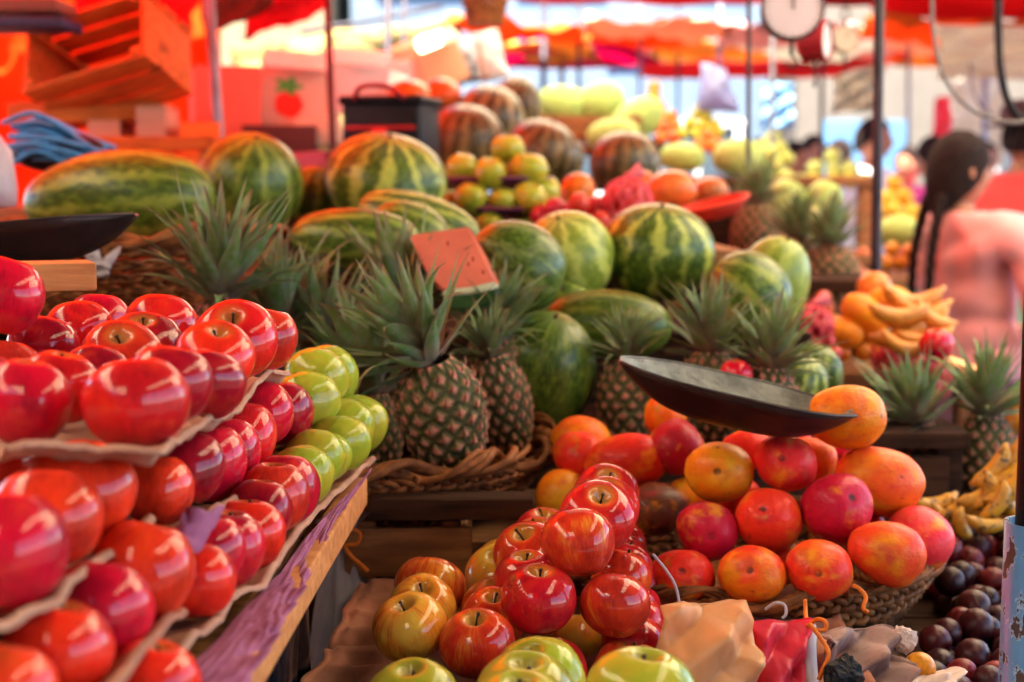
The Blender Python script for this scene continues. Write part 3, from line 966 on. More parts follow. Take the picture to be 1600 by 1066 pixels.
def smooth_path(P, k=6):
    out = []
    n = len(P)
    for i in range(n - 1):
        p0 = P[max(0, i - 1)]; p1 = P[i]; p2 = P[i + 1]; p3 = P[min(n - 1, i + 2)]
        for j in range(k):
            t = j / k
            out.append(.5 * ((2 * p1) + (p2 - p0) * t + (2 * p0 - 5 * p1 + 4 * p2 - p3) * t * t + (3 * p1 - p0 - 3 * p2 + p3) * t ** 3))
    out.append(P[-1])
    return out
white_bag()

# ================================================================== the front pyramid
G1 = (.58, .012, .014, .76); G2 = (.64, .03, .010, .68); G3 = (.58, .06, .012, .46); G4 = (.54, .006, .016, .86); G5 = (.46, .03, .012, .62)
GP = 'apples heaped on the front table'
PYR = [
 (903, 848, 120, 1.42, G2, -10, -4, .96, 'striped red and gold apple at the front end of the pyramid ridge'),
 (935, 807, 118, 1.50, G1, 34, 4, .92, 'red apple with a golden stem hollow behind the front ridge apple'),
 (947, 795, 108, 1.58, G1, 22, 6, .92, 'red apple third along the pyramid ridge, mostly hidden'),
 (947, 773, 102, 1.66, G1, 34, 2, .95, 'topmost red apple at the far end of the pyramid ridge, stem upright'),
 (825, 866, 112, 1.53, G2, 24, -14, .95, 'amber red apple with a knobbed stem on the left shoulder of the pyramid'),
 (842, 852, 100, 1.61, G1, 16, -6, .95, 'red apple wedged behind the one with the knobbed stem'),
 (850, 837, 100, 1.69, G1, 10, 0, .95, 'bright red apple farthest back on the left shoulder of the pyramid'),
 (825, 907, 108, 1.47, G4, 10, -8, .95, 'crimson apple with a star shaped highlight under the left shoulder'),
 (842, 937, 120, 1.40, G4, 12, 2, .97, 'deep red apple with an upright stem at the front of the pyramid'),
 (960, 946, 114, 1.41, G2, -16, 6, .98, 'striped red and yellow apple beside the deep red one at the front'),
 (970, 902, 98, 1.51, G2, 6, 12, .98, 'orange red apple behind the front ridge apple on the slope facing the mangoes'),
 (972, 886, 92, 1.58, G1, 6, 14, .98, 'second red apple along the slope facing the mangoes'),
 (964, 868, 90, 1.66, G1, 6, 14, .98, 'third red apple along the slope facing the mangoes'),
 (965, 848, 90, 1.74, G1, 6, 14, .98, 'fourth and farthest red apple along the slope facing the mangoes'),
 (996, 914, 92, 1.62, G4, 6, 16, .98, 'dark crimson apple bulging out of the slope facing the orange bag'),
 (988, 952, 92, 1.54, G4, 4, 14, .98, 'crimson apple between the striped front apple and the bulging dark one'),
 (992, 972, 98, 1.50, G1, 4, 14, .98, 'red apple low on the slope facing the orange bag'),
 (990, 1008, 104, 1.45, G4, 4, 14, .98, 'maroon apple low at the foot of the slope above the green apple'),
 (1006, 1030, 100, 1.50, G4, 4, 14, .98, 'crimson apple lowest by the orange plastic bag'),
 (983, 1050, 116, 1.42, G2, 10, 4, .95, 'dark red and yellow apple half hidden behind the big green apple'),
 (858, 1050, 122, 1.39, G1, 10, 4, .95, 'striped red apple behind the green apples at the foot of the pyramid'),
 (895, 1000, 96, 1.50, G3, 0, 0, .95, 'amber apple deep in the gap under the two front red apples'),
 (640, 981, 120, 1.38, G3, 20, -12, .97, 'bruised yellow and amber apple at the tray side of the heap'),
 (660, 950, 108, 1.46, G3, 30, 4, .95, 'yellow orange apple with a curved stem behind the bruised one'),
 (672, 919, 116, 1.55, G5, -6, 8, .92, 'brownish red apple farthest back on the brown tray'),
 (745, 1006, 118, 1.36, G2, 20, -4, 1.0, 'orange red apple with a long stem between the two front piles'),
 (772, 966, 104, 1.44, G2, 20, -2, .95, 'red apple showing just its top and stem behind the long stemmed one'),
 (774, 950, 106, 1.52, G5, 16, 2, .95, 'rusty red apple in the valley of the heap'),
 (790, 934, 98, 1.59, G5, 20, 6, .95, 'small rusty red apple rising behind the valley of the heap'),
 (778, 899, 104, 1.60, (.45, .06, .01, .3), 26, -6, .95, 'yellow green apple with faint red streaks beside the left shoulder'),
 (792, 884, 98, 1.68, G3, 20, 0, .95, 'amber apple with an upright stem behind the streaked yellow one'),
]
for (px, py, w, d, c, tl, ro, hr, lab) in PYR:
    o = put_apple('gala', px, py, w, d, c, tilt=tl - 16 if tl < 8 else tl, roll=ro, sz=hr * 1.06)
    tag(o, lab, 'apple', GP)
CF = (.45, .20, .04, .10)
for (px, py, w, d, tl, ro, lab) in [
 (645, 1097, 142, 1.2, 12, -4, 'yellow green apple at the bottom edge in front of the bruised one'),
 (838, 1070, 154, 1.27, 16, -16, 'pale green apple with a short upright stem at the foot of the pyramid'),
 (822, 1096, 164, 1.17, 10, 0, 'pale green apple with a brownish rim, middle of three in a row'),
 (812, 1122, 164, 1.10, 10, 0, 'green apple nearest the viewer at the bottom edge'),
 (1002, 1088, 170, 1.12, 2, 8, 'large shiny green apple at the bottom edge beside the orange bag')]:
    o = put_apple('green', px, py, w, d, CF, tilt=tl, roll=ro, sz=1.0)
    tag(o, lab, 'apple', GP)

# moulded tray under the heap
def pulp_tray():
    o_ = Vector((-.205, 1.335, .868))
    ux = Vector((.56, -.02, -.004)); uy = Vector((.020, .345, .008))
    def fn(u, v):
        p = ux * u + uy * v
        x = u * .56; y = v * .345
        cy = sin(y / .058 * pi) ; cx = sin((x - .006) / .058 * pi)
        cup = abs(cy) ** .7 * (.25 + .75 * abs(cx) ** .7)
        edge = min(1, u / .045, v / .05, (1 - u) / .03, (1 - v) / .05)
        h = -.017 * cup * max(0, edge) + .012 * (1 - max(0, edge)) * 0 + .002 * nz((x * 30, y * 30, 1))
        if u < .02: h -= .006
        dent = -.014 * exp(-((v - .40) / .03) ** 2) * exp(-(u / .06) ** 2)
        return p + Vector((.012 * nz((0, v * 6, 2)) * (1 - u) ** 8, 0, h + dent))
    mb = MB(); mb.grid(fn, 110, 70)
    o = mb.obj('moulded_tray', M['pulp_pink'], loc=o_); solid(o, .003)
    tag(o, 'reddish brown moulded pulp tray with scalloped cups under the front apple heap', 'tray')
pulp_tray()
def table(name, x0, x1, y0, y1, z, label, mat='wood_dark', t=.03):
    c = Vector(((x0 + x1) / 2, (y0 + y1) / 2, 0))
    o = empty(name, c)
    mb = MB()
    n = max(2, int((y1 - y0) / .14))
    for i in range(n):
        wdt = (y1 - y0) / n
        mb.box((0, -(y1 - y0) / 2 + wdt * (i + .5), z - t / 2), (x1 - x0, wdt - .004, t - .002 * (i % 2)), None, .003)
    auto_smooth(mb.obj('tabletop', M[mat], o))
    for sx in (-1, 1):
        for sy in (-1, 1):
            mb = MB(); mb.box((sx * ((x1 - x0) / 2 - .04), sy * ((y1 - y0) / 2 - .04), (z - t) / 2), (.05, .05, z - t), None, .004)
            mb.obj('leg', M[mat], o)
    return tag(o, label, 'table', 'stall tables')
table('market_table', -.19, .42, 1.0, 1.72, .846, 'dark wooden table under the front pyramid of apples')

# ================================================================== mango basket
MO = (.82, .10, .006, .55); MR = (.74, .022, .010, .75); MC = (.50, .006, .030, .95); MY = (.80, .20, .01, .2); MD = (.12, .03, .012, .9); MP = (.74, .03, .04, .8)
GM = 'mangoes in the wicker basket'
MANG = [  # px,py,w,h,d,colour,mode,angle,label
 (1322, 651, 124, 102, 1.75, (0.82, 0.077, 0.010, 0.38), 'side', -6, 'large golden mango with a red end, highest beside the scale pan tip'),
 (1374, 751, 140, 106, 1.75, (0.79, 0.077, 0.015, 0.55), 'side', 14, 'long orange mango with a pink end below the highest golden one'),
 (1124, 738, 106, 98, 1.75, (0.73, 0.033, 0.020, 0.32), 'end', 0, 'yellow mango with black spots and a pink cheek under the scale pan'),
 (1229, 725, 98, 90, 1.73, (0.79, 0.022, 0.020, 0.72), 'end', 0, 'red and orange mango with one round dark scar, centre of the top row'),
 (1264, 722, 86, 80, 1.81, MO, 'side', 20, 'orange mango peeping out behind the one with the round dark scar'),
 (1304, 796, 112, 108, 1.68, MC, 'end', 0, 'deep crimson mango in the middle of the heap'),
 (1202, 814, 104, 98, 1.68, (0.79, 0.033, 0.012, 0.72), 'end', 0, 'orange red mango with a central scar, left of the deep crimson one'),
 (1105, 829, 97, 96, 1.68, MC, 'end', 0, 'dark pinkish crimson mango above the orange plastic bag'),
 (1175, 900, 104, 95, 1.60, (0.77, 0.033, 0.010, 0.50), 'end', 0, 'orange mango with a red top and black spots at the basket rim'),
 (1281, 890, 106, 96, 1.60, (0.77, 0.033, 0.012, 0.66), 'end', 0, 'red orange mango with scratches resting on the basket rim'),
 (1385, 862, 122, 98, 1.62, (0.79, 0.055, 0.012, 0.66), 'side', 22, 'blunt orange red mango pointing to the basket edge'),
 (1434, 842, 106, 106, 1.71, MP, 'side', 50, 'pink mango at the outer edge of the basket beside the plums'),
 (1066, 904, 106, 88, 1.62, MR, 'end', 0, 'red mango behind the orange plastic bag and the twine'),
 (908, 696, 97, 98, 1.95, MO, 'end', 0, 'orange mango at the back beside the wicker rim, with a dark scar'),
 (904, 712, 82, 80, 1.89, MR, 'side', 40, 'red mango in front of the back orange one beside the wicker rim'),
 (977, 720, 130, 86, 1.86, (0.73, 0.022, 0.010, 0.66), 'side', -4, 'wide orange to dark red mango behind the topmost apple'),
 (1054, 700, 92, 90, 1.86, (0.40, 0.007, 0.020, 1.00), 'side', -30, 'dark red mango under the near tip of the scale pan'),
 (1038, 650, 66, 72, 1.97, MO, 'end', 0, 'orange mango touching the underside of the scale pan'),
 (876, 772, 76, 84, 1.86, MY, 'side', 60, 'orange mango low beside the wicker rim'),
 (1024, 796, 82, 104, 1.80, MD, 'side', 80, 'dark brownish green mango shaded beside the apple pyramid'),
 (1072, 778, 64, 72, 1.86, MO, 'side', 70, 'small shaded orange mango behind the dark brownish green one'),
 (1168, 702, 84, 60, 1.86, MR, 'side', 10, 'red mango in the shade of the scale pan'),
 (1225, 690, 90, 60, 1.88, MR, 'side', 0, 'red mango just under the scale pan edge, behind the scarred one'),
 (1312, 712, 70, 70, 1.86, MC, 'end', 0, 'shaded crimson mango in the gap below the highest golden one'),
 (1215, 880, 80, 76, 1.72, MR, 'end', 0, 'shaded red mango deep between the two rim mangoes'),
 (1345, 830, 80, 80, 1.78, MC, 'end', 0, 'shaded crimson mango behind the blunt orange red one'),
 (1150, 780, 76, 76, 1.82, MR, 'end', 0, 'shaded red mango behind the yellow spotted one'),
]
for k, (px, py, w, h, d, c, mode, ang, lab) in enumerate(MANG):
    s = d / FPX / 2
    if mode == 'end':
        m = rotm(rng.uniform(55, 88), 0, rng.uniform(-28, 28)) @ rotm(0, 0, rng.uniform(0, 360))
        scl = (w * s * .98, h * s * .98, (w + h) / 2 * s * 1.15)
        m = rotm(0, 0, rng.uniform(-25, 25)) @ rotm(rng.uniform(52, 85), 0, 0)
    else:
        m = Matrix.Rotation(R(ang), 3, 'Y') @ rotm(0, 90, 0) @ rotm(0, 0, rng.uniform(0, 360))
        scl = (h * s * 1.0, h * s * 1.0, w * s)
    o = clone(MANGO[k % 6], W(px, py, d), m.to_euler(), scl, c)
    tag(o, lab, 'mango', GM)
BM = basket('wicker_basket', (.272, 1.80, .888), .262, .075, 'brown wicker basket holding the mangoes, tied with orange twine', seed=2, rows=4, taper=.82)
for (pts, lab) in [
 ([(1258, 938, 1.49), (1259, 960, 1.475), (1262, 978, 1.43), (1276, 968, 1.41), (1290, 972, 1.40), (1289, 984, 1.40), (1274, 984, 1.40), (1266, 976, 1.40), (1284, 1000, 1.385), (1295, 1022, 1.375), (1286, 1046, 1.37), (1279, 1062, 1.37)], 'orange twine knotted on the basket rim with a long dangling end'),
 ([(1334, 915, 1.51), (1345, 922, 1.50), (1353, 934, 1.495), (1349, 950, 1.49), (1356, 957, 1.49)], 'short orange twine end sticking out of the basket rim')]:
    P = [W(*p) for p in pts]
    mb = MB(); mb.tube([p - P[0] for p in smooth_path(P, 6)], .0022, 8)
    o = mb.obj('twine', M['twine'], loc=P[0]); tag(o, lab, 'twine')
for (pts, lab) in [
 ([(1020, 866, 1.5), (1040, 890, 1.5), (1055, 915, 1.495), (1062, 945, 1.49)], 'thin pale straw leaning against the red mango by the orange bag'),
 ([(1196, 952, 1.50), (1212, 942, 1.49), (1226, 946, 1.49), (1228, 960, 1.485), (1222, 966, 1.485)], 'white string end looped over the basket rim')]:
    P = [W(*p) for p in pts]
    mb = MB(); mb.tube([p - P[0] for p in smooth_path(P, 6)], .0016, 6)
    o = mb.obj('string', M['white_film'], loc=P[0]); tag(o, lab, 'string')

# scale pan lying on the mangoes
def scale_pan(name, L, Wd, depth, loc, m3, label, tipc=1.0):
    """shallow scoop: flat bottom, side walls, two raised open lips"""
    o = empty(name, loc); o.rotation_euler = m3.to_euler()
    def prof(u):
        a = abs(u)
        w = Wd * (1 - .78 * a ** 3.2)
        lift = depth * (a ** 3.0) * .95
        return w, lift
    def shell(off):
        def fn(i, j):
            u = -1 + 2 * i; v = -1 + 2 * j
            w, lift = prof(u)
            wall = max(0, (abs(v) - .55) / .45)
            zz = -depth * (1 - lift / depth) * (1 - wall ** 1.6 * (1 - .0 * abs(u)))
            x = u * L; y = v * w * (.72 + .28 * wall)
            return Vector((x, y, zz + off))
        return fn
    mb = MB(); mb.grid(shell(0), 60, 28)
    b = mb.obj('bowl', M['metal_dark'], o); solid(b, .003)
    mb = MB(); mb.grid(shell(.0025), 60, 28)
    b = mb.obj('inner_face', M['metal_grey'], o)
    mb = MB()
    f = shell(0)
    loop = [f(i / 40, 0) for i in range(41)] + [f(1, j / 10) for j in range(1, 11)] + [f(1 - i / 40, 1) for i in range(1, 41)] + [f(0, 1 - j / 10) for j in range(1, 10)]
    mb.tube(loop, .0020, 6, closed=True)
    mb.obj('rolled_rim', M['metal_dark'], o)
    return tag(o, label, 'scale pan', 'scale pans')
PC = W(1151, 604, 1.70)
scale_pan('scale_pan', .142, .080, .044, PC, Matrix.Rotation(R(12.5), 3, 'Y') @ rotm(3, 0, -4), 'dark metal scale pan tilted across the top of the mangoes')
scale_pan('scale_pan', .15, .10, .05, W(20, 352, 1.78), Matrix.Rotation(R(-5), 3, 'Y') @ rotm(-2, 0, 8), 'black scale pan entering from the left edge below the big watermelon')
# ================================================================== pineapples and their basket
basket('wicker_basket', (-.235, 1.985, .988), .285, .07, 'shallow wicker basket with thick twisted rim under the front pineapples', seed=5, rows=4, taper=.85, rim=.014)
def pine_at(px, py, d, w, h, axis, crownL, label, v=0, crown_dir=None, group='pineapples at the front', spin=0):
    return pineapple(W(px, py, d), axis, w * d / FPX / 2, h * d / FPX, crownL, v, label, group, crown_dir, spin)
pine_at(694, 657, 1.83, 146, 200, (-.22, -.18, 1), .148, 'largest pineapple standing in the basket with a reddish green rind', 0, (-.62, .05, 1), spin=.3)
pine_at(786, 640, 2.0, 98, 172, (-.24, -.05, 1), .08, 'pineapple half hidden behind the largest one, crown below the melon slice', 1, (-.1, -.1, 1))
pine_at(590, 690, 1.92, 84, 150, (-.06, .05, 1), .15, 'pineapple beside the green apples at the stand corner', 0, (-.30, .1, 1), spin=2)
pine_at(342, 560, 1.93, 100, 190, (.02, .1, 1), .155, 'pineapple at the big wicker basket, only its upright crown above the red apples', 1, (.05, .0, 1), spin=1)
pine_at(432, 610, 2.02, 100, 170, (.0, .1, 1), .15, 'pineapple between the upright crown and the wide spreading crown', 1, (.05, -.1, 1), spin=2.2)
pine_at(520, 640, 2.08, 110, 170, (-.1, .1, 1), .165, 'pineapple behind the green apples with a wide spreading crown', 0, (-.3, -.1, 1), spin=3)
pine_at(640, 570, 2.14, 100, 150, (-.1, .1, 1), .155, 'pineapple at the back of the basket with tall crown leaves in front of the melons', 1, (-.15, .1, 1), spin=4)
pine_at(985, 640, 2.12, 110, 160, (.0, .1, 1), .085, 'dark pineapple in the shade between the big dark melon and the scale pan', 0, (-.25, .0, 1), spin=.8, group='pineapples behind the scale pan')
pine_at(1110, 630, 2.1, 110, 160, (.0, .1, 1), .115, 'pineapple behind the scale pan with a curling leaf over the melons', 1, (.0, .1, 1), spin=1.8, group='pineapples behind the scale pan')
pine_at(1195, 650, 2.02, 110, 150, (.1, .1, 1), .11, 'pineapple nearest the golden mango, crown leaning toward the ribbed melon', 0, (.1, -.1, 1), spin=2.6, group='pineapples behind the scale pan')
pine_at(1444, 724, 2.2, 88, 130, (-.15, .0, 1), .118, 'pineapple between the long orange mango and the spotted bananas', 1, (-.25, .05, 1), spin=.5, group='pineapples beside the spotted bananas')
pine_at(1535, 722, 2.25, 104, 150, (.05, .0, 1), .13, 'dark pineapple in front of the woman with a bushy crown', 0, (.05, .0, 1), spin=1.5, group='pineapples beside the spotted bananas')
for (px, py, d, w, h, lab) in [(1300, 440, 3.3, 90, 110, 'maroon pineapple in the dark heap by the oranges'), (1246, 425, 3.4, 80, 110, 'pineapple in the dark heap just behind the ribbed melon'),
                          (1180, 375, 3.6, 80, 110, 'pineapple in the dark heap under the red plate')]:
    pine_at(px, py, d, w, h, (rng.uniform(-.1, .1), .1, 1), .125, lab, rng.randrange(2), group='pineapples at the back', spin=rng.random() * 6)
table('market_table', -.56, .10, 1.76, 2.3, .902, 'brown wooden table under the pineapple basket', 'wood')
table('market_table', .13, .60, 1.50, 2.22, .796, 'dark wooden table under the mango basket')
table('market_table', .62, 1.35, 2.0, 2.75, .80, 'dark wooden table under the two pineapples beside the bananas')
def crate(name, c, size, m3, label, col='wood', slats=3, open_dir='z'):
    """slatted fruit crate, open at the top (local +z)"""
    o = empty(name, c); o.rotation_euler = m3.to_euler()
    L, D, H = size; t = .010
    sh = (H - .012 * (slats - 1)) / slats
    for s in (-1, 1):
        for k in range(slats):
            mb = MB(); mb.box((0, s * (D / 2), -H / 2 + sh / 2 + k * (sh + .012)), (L, t, sh), None, .0015)
            mb.obj('side_slat', M[col], o)
    for s in (-1, 1):
        mb = MB(); mb.box((s * (L / 2 - t), 0, 0), (t, D - t * 1.3, H - .004), None, .0015)
        mb.obj('end_board', M[col], o)
    nb = 4
    for k in range(nb):
        wdt = (D - t * 2) / nb
        mb = MB(); mb.box((0, -D / 2 + t + wdt * (k + .5), -H / 2 + t * .3), (L - .03, wdt - .012, t * .8), None, .0015)
        mb.obj('bottom_slat', M[col], o)
    for sx in (-1, 1):
        for sy in (-1, 1):
            mb = MB(); mb.box((sx * (L / 2 - t * 2.6), sy * (D / 2 - t * 1.4), .0), (.022, .018, H + .012), None, .002)
            mb.obj('corner_post', M[col], o)
    return tag(o, label, 'crate', 'wooden fruit crates')
crate('wooden_crate', W(636, 862, 1.735) + Vector((0, .045, .0)), (.155, .09, .060), rotm(0, 0, 2), 'brown wooden crate end below the pineapple basket', slats=1)
mb = MB(); mb.box((0, 0, 0), (.20, .05, .026), None, .003)
o = mb.obj('wooden_plank', M['wood_dark'], loc=W(706, 790, 1.74)); auto_smooth(o)
tag(o, 'dark wooden plank lying between the pineapple basket and the crate', 'plank')
mb = MB(); mb.box((-.16, 0, 0), (.36, .075, .030), None, .003)
o = mb.obj('wooden_plank', M['wood_pale'], loc=W(116, 430, 1.56)); auto_smooth(o); o.rotation_euler = (0, 0, R(22))
tag(o, 'pale sawn plank end jutting out above the red apples', 'plank')

# ================================================================== watermelons
L1 = (.24, .30, .05, .62); L2 = (.46, .48, .10, .85); LB = (.34, .25, .09, .4)
GW = 'watermelons heaped behind the pineapples'
MEL = [ # px py w h d mode rot mat color label
 (188, 313, 296, 156, 2.60, 'side', -4, 'melon', L1, 'long dark green watermelon lying in the wicker basket at the left'),
 (387, 296, 168, 168, 2.78, 'up', 14, 'melon', L1, 'round striped watermelon right of the long one, in front of the grey pole'),
 (492, 318, 100, 112, 2.95, 'up', 10, 'melon', L1, 'dark watermelon peeking out behind the round striped one'),
 (530, 318, 84, 84, 3.05, 'up', -10, 'melon', L1, 'small slice of watermelon visible between the dark one and the bright striped one'),
 (602, 284, 190, 138, 2.85, 'up', 8, 'melon', L2, 'bright striped watermelon in front of the black bag'),
 (655, 348, 196, 92, 2.56, 'side', 16, 'melon', L2, 'yellow striped watermelon lying below the bright striped one'),
 (556, 376, 204, 104, 2.36, 'side', 3, 'melon', L1, 'dull olive watermelon behind the tallest pineapple leaves'),
 (640, 366, 130, 100, 2.46, 'side', 20, 'melon', L1, 'dull green watermelon between the olive one and the yellow striped one'),
 (806, 416, 156, 144, 2.20, 'side', 24, 'melon', (.2, .24, .12, .4), 'dark blue green watermelon right of the red slice'),
 (888, 404, 148, 138, 2.46, 'up', -14, 'melon_pale', L2, 'pale yellow green watermelon behind the blue green one'),
 (1026, 396, 176, 146, 2.52, 'up', 3, 'melon', L2, 'striking striped watermelon with a pale patch, centre of the heap'),
 (950, 506, 200, 108, 2.30, 'side', 4, 'melon', (.28, .26, .06, .35), 'brownish green watermelon low in front of the striking striped one'),
 (884, 482, 120, 100, 2.42, 'side', 30, 'melon', L1, 'dull watermelon in the gap behind the low brownish one'),
 (846, 584, 172, 192, 2.16, 'up', 12, 'melon', (.10, .13, .03, .3), 'big very dark watermelon behind the second pineapple'),
 (1166, 462, 136, 142, 2.36, 'side', 40, 'melon', L1, 'watermelon with a pale rim of light behind the curling pineapple leaf'),
 (1198, 462, 124, 184, 2.52, 'up', 16, 'melon_pale', L1, 'tall ribbed watermelon at the outer end of the heap'),
 (1240, 606, 100, 108, 2.22, 'up', 20, 'melon', L2, 'striped watermelon behind the scale pan near the golden mango'),
 (1268, 596, 90, 116, 2.38, 'up', 14, 'melon', L1, 'watermelon edge showing behind the one near the golden mango'),
]
def put_melon(px, py, w, h, d, mode, ang, mat, col, lab, group):
    s = d / FPX / 2
    if mode == 'side':
        m = Matrix.Rotation(R(ang), 3, 'Y') @ rotm(0, 90, 0) @ rotm(0, 0, rng.uniform(0, 360)); scl = (h * s, h * s, w * s)
    else:
        m = Matrix.Rotation(R(ang), 3, 'Y') @ rotm(rng.uniform(8, 26), 0, 0) @ rotm(0, 0, rng.uniform(0, 360)); scl = (w * s, w * s, h * s * 1.04)
    o = clone(MELON[mat], W(px, py, d), m.to_euler(), scl, col)
    return tag(o, lab, 'watermelon', group)
for a in MEL: put_melon(*a, GW)
# stepped benches of crates under the heap
def bench(c, size, label):
    o = empty('display_bench', c)
    L, D, H = size
    mb = MB(); n = 4
    for k in range(n): mb.box((0, -D / 2 + D / n * (k + .5), H - .012), (L, D / n - .006, .024), None, .002)
    mb.obj('top_boards', M['wood_dark'], o)
    mb = MB(); n = 5; hh = (H - .03) / n
    for k in range(n): mb.box((0, -D / 2 + .010, hh * (k + .5)), (L - .06, .018, hh - .012), None, .002)
    mb.obj('front_boards', M['wood_dark'], o)
    for sx in (-1, 1):
        for sy in (-1, 1):
            mb = MB(); mb.box((sx * (L / 2 - .025), sy * (D / 2 - .035), (H - .026) / 2), (.04, .04, H - .026), None, .003); mb.obj('leg', M['wood_dark'], o)
    return tag(o, label, 'bench', 'stepped wooden display benches')
bench((.22, 2.23, 0), (.92, .30, .985), 'dark wooden display bench under the big very dark watermelon')
bench((-.04, 2.56, 0), (1.10, .32, 1.10), 'dark wooden display bench under the striking striped watermelon')
bench((-.55, 2.94, 0), (1.3, .30, 1.235), 'dark wooden display bench under the bright striped watermelon')
basket('wicker_basket', (-.80, 2.56, 1.262), .46, .12, 'deep brown wicker basket under the long watermelon', seed=8, rows=6, taper=.9, rim=.016)
def bench2():
    bench((-.86, 2.52, 0), (.9, .5, 1.135), 'dark wooden display bench under the deep wicker basket')
bench2()
# white knot on the basket rim
def knot():
    c = W(158, 408, 2.12)
    o = empty('plastic_scrap', c)
    mb = MB()
    for k, (dx, dz, l) in enumerate([(-.02, .016, .03), (-.009, .02, .022), (.022, .016, .034), (.010, -.004, .02)]):
        def fn(u, v, dx=dx, dz=dz, k=k):
            t = v; q = 2 * pi * u
            r = .0045 * (.4 + 1.2 * sin(pi * min(1, .15 + t * .8)))
            return Vector((dx * t * 1.2 + r * cos(q), -.006 * sin(3 * t + k), dz * t * 1.2 - .012 * (1 - t) + r * sin(q)))
        mb.grid(fn, 10, 10, closeu=True)
    mb.tube([(.012 * cos(a), -.006, -.012 + .008 * sin(a)) for a in [k * .5 for k in range(13)]], .005, 8)
    mb.obj('scrap', M['white_film'], o)
    tag(o, 'knotted white plastic scrap on the big wicker basket rim', 'plastic scrap')
knot()

# cut watermelon slice on top
def slice_():
    d = 2.06
    P = [W(*p) for p in [(640, 366, d), (732, 352, d), (779, 438, d - .01), (775, 458, d - .01), (690, 462, d - .012), (655, 440, d - .01)]]
    o = empty('melon_slice', W(710, 410, d))
    c = W(710, 410, d)
    back = Vector((.012, .070, -.022))
    def prism(P2, name, mat, bk, rnd=.0):
        mb = MB(); n = len(P2)
        ctr = sum((p for p in P2), Vector()) / n
        bm = bmesh.new()
        a = [bm.verts.new(p - c) for p in P2]; b = [bm.verts.new(ctr + (p - ctr) * .96 + bk - c) for p in P2]
        bm.faces.new(a); bm.faces.new(list(reversed(b)))
        for i in range(n):
            j = (i + 1) % n; bm.faces.new((a[j], a[i], b[i], b[j]))
        bmesh.ops.recalc_face_normals(bm, faces=bm.faces[:])
        bmesh.ops.bevel(bm, geom=bm.edges[:], offset=.004, segments=3, affect='EDGES')
        bm.verts.index_update()
        mb.add([v.co.copy() for v in bm.verts], [tuple(v.index for v in f.verts) for f in bm.faces]); bm.free()
        return auto_smooth(mb.obj(name, mat, o), 50)
    prism([W(638, 367, d + .035), W(733, 353, d + .04), W(757, 397, d + .016), W(777, 441, d - .008), W(738, 450, d - .01), W(690, 455, d - .01), W(668, 430, d + .006)], 'flesh', M['flesh'], back)
    prism([W(777, 438, d - .0085), W(780, 449, d - .0085), W(738, 461, d - .0105), W(690, 465, d - .0105), W(689, 452, d - .0105), W(738, 447, d - .0105)], 'pith', M['cream'], back * .98)
    prism([W(782, 448, d - .009), W(778, 470, d - .008), W(742, 486, d - .009), W(698, 486, d - .009), W(689, 463, d - .011), W(738, 459, d - .011)], 'rind', M['rind'], back * .97)
    for (px, py) in [(739, 405), (732, 413), (700, 380), (755, 425)]:
        mb = MB(); e = ellip_mb(10, 8); mb.add([(W(px, py, d - .004) - c) + Vector((v[0] * .0018, v[1] * .0015, v[2] * .0036)) for v in e.v], e.f)
        mb.obj('seed', M['seed'], o)
    tag(o, 'cut wedge of red watermelon standing among the pineapple leaves', 'melon slice')
    # cut leaf tips beside it come with the crowns
slice_()
pine_at(772, 570, 2.10, 86, 110, (.0, .1, 1), .10, 'pineapple under the cut red wedge, its leaves fanning out to one side', 1, (.35, -.25, 1), spin=5)

# ================================================================== plums and spotted bananas, lower right
PL = proto(ellip_mb(24, 16, .02, .98, seed=3).obj('plum', M['plum']))
table('market_table', .43, 1.05, 1.35, 1.99, .70, 'low dark wooden table under the dark plums')
pk = 0
SP = .038
for layer in range(2):
    for iy in range(19):
        for ix in range(17):
            x = .40 + ix * SP + (iy % 2) * SP / 2 + layer * SP / 2 + rng.uniform(-.009, .009)
            y = 1.36 + iy * SP * .9 + layer * SP * .5 + rng.uniform(-.009, .009)
            z = .74 + .16 * (y - 1.36) + .02 * sin(ix * .8) + layer * .032 + rng.uniform(-.008, .008)
            if (x - .272) ** 2 + (y - 1.80) ** 2 < .288 ** 2 and z > .76: continue
            if x > .98: continue
            v = (z - CAMZ) ; dd = y * CT - v * ST; px = 800 + FPX * x / dd
            up = v * CT + y * ST; py = 533 - FPX * up / dd
            if px > 1660 or py > 1110 or px < 1390 or (py < 832 and px < 1500) or py < 818: continue
            r = rng.uniform(.0165, .0205)
            red = rng.random() < .10
            c = (.20, .008, .012) if red else rng.choice([(.05, .003, .005), (.07, .004, .006), (.032, .003, .004), (.13, .006, .008)])
            o = clone(PL, (x, y, z), (rng.random() * 6, rng.random() * 6, 0), r, c)
            tag(o, 'round dark purple plum in the heap between the mango basket and the blue pole' if not red else 'redder plum among the dark purple ones by the blue pole', 'plum', 'dark plums by the blue pole' if not red else 'redder plums by the blue pole')
def banana_mb(L=1, r=.17, bend=.6):
    mb = MB(); pts = []; rad = []
    for i in range(15):
        t = i / 14; a = (t - .5) * bend * 2
        pts.append((sin(a) / bend * .5 * L * 2 * .5, (1 - cos(a)) / bend * .9 * L, 0))
        rad.append(r * L * (.22 + .78 * max(0, sin(pi * (.04 + .92 * t))) ** .55) * (.62 if i in (1, 13) else 1) if 0 < i < 14 else r * L * .2)
    mb.tube(pts, rad, 10)
    return mb
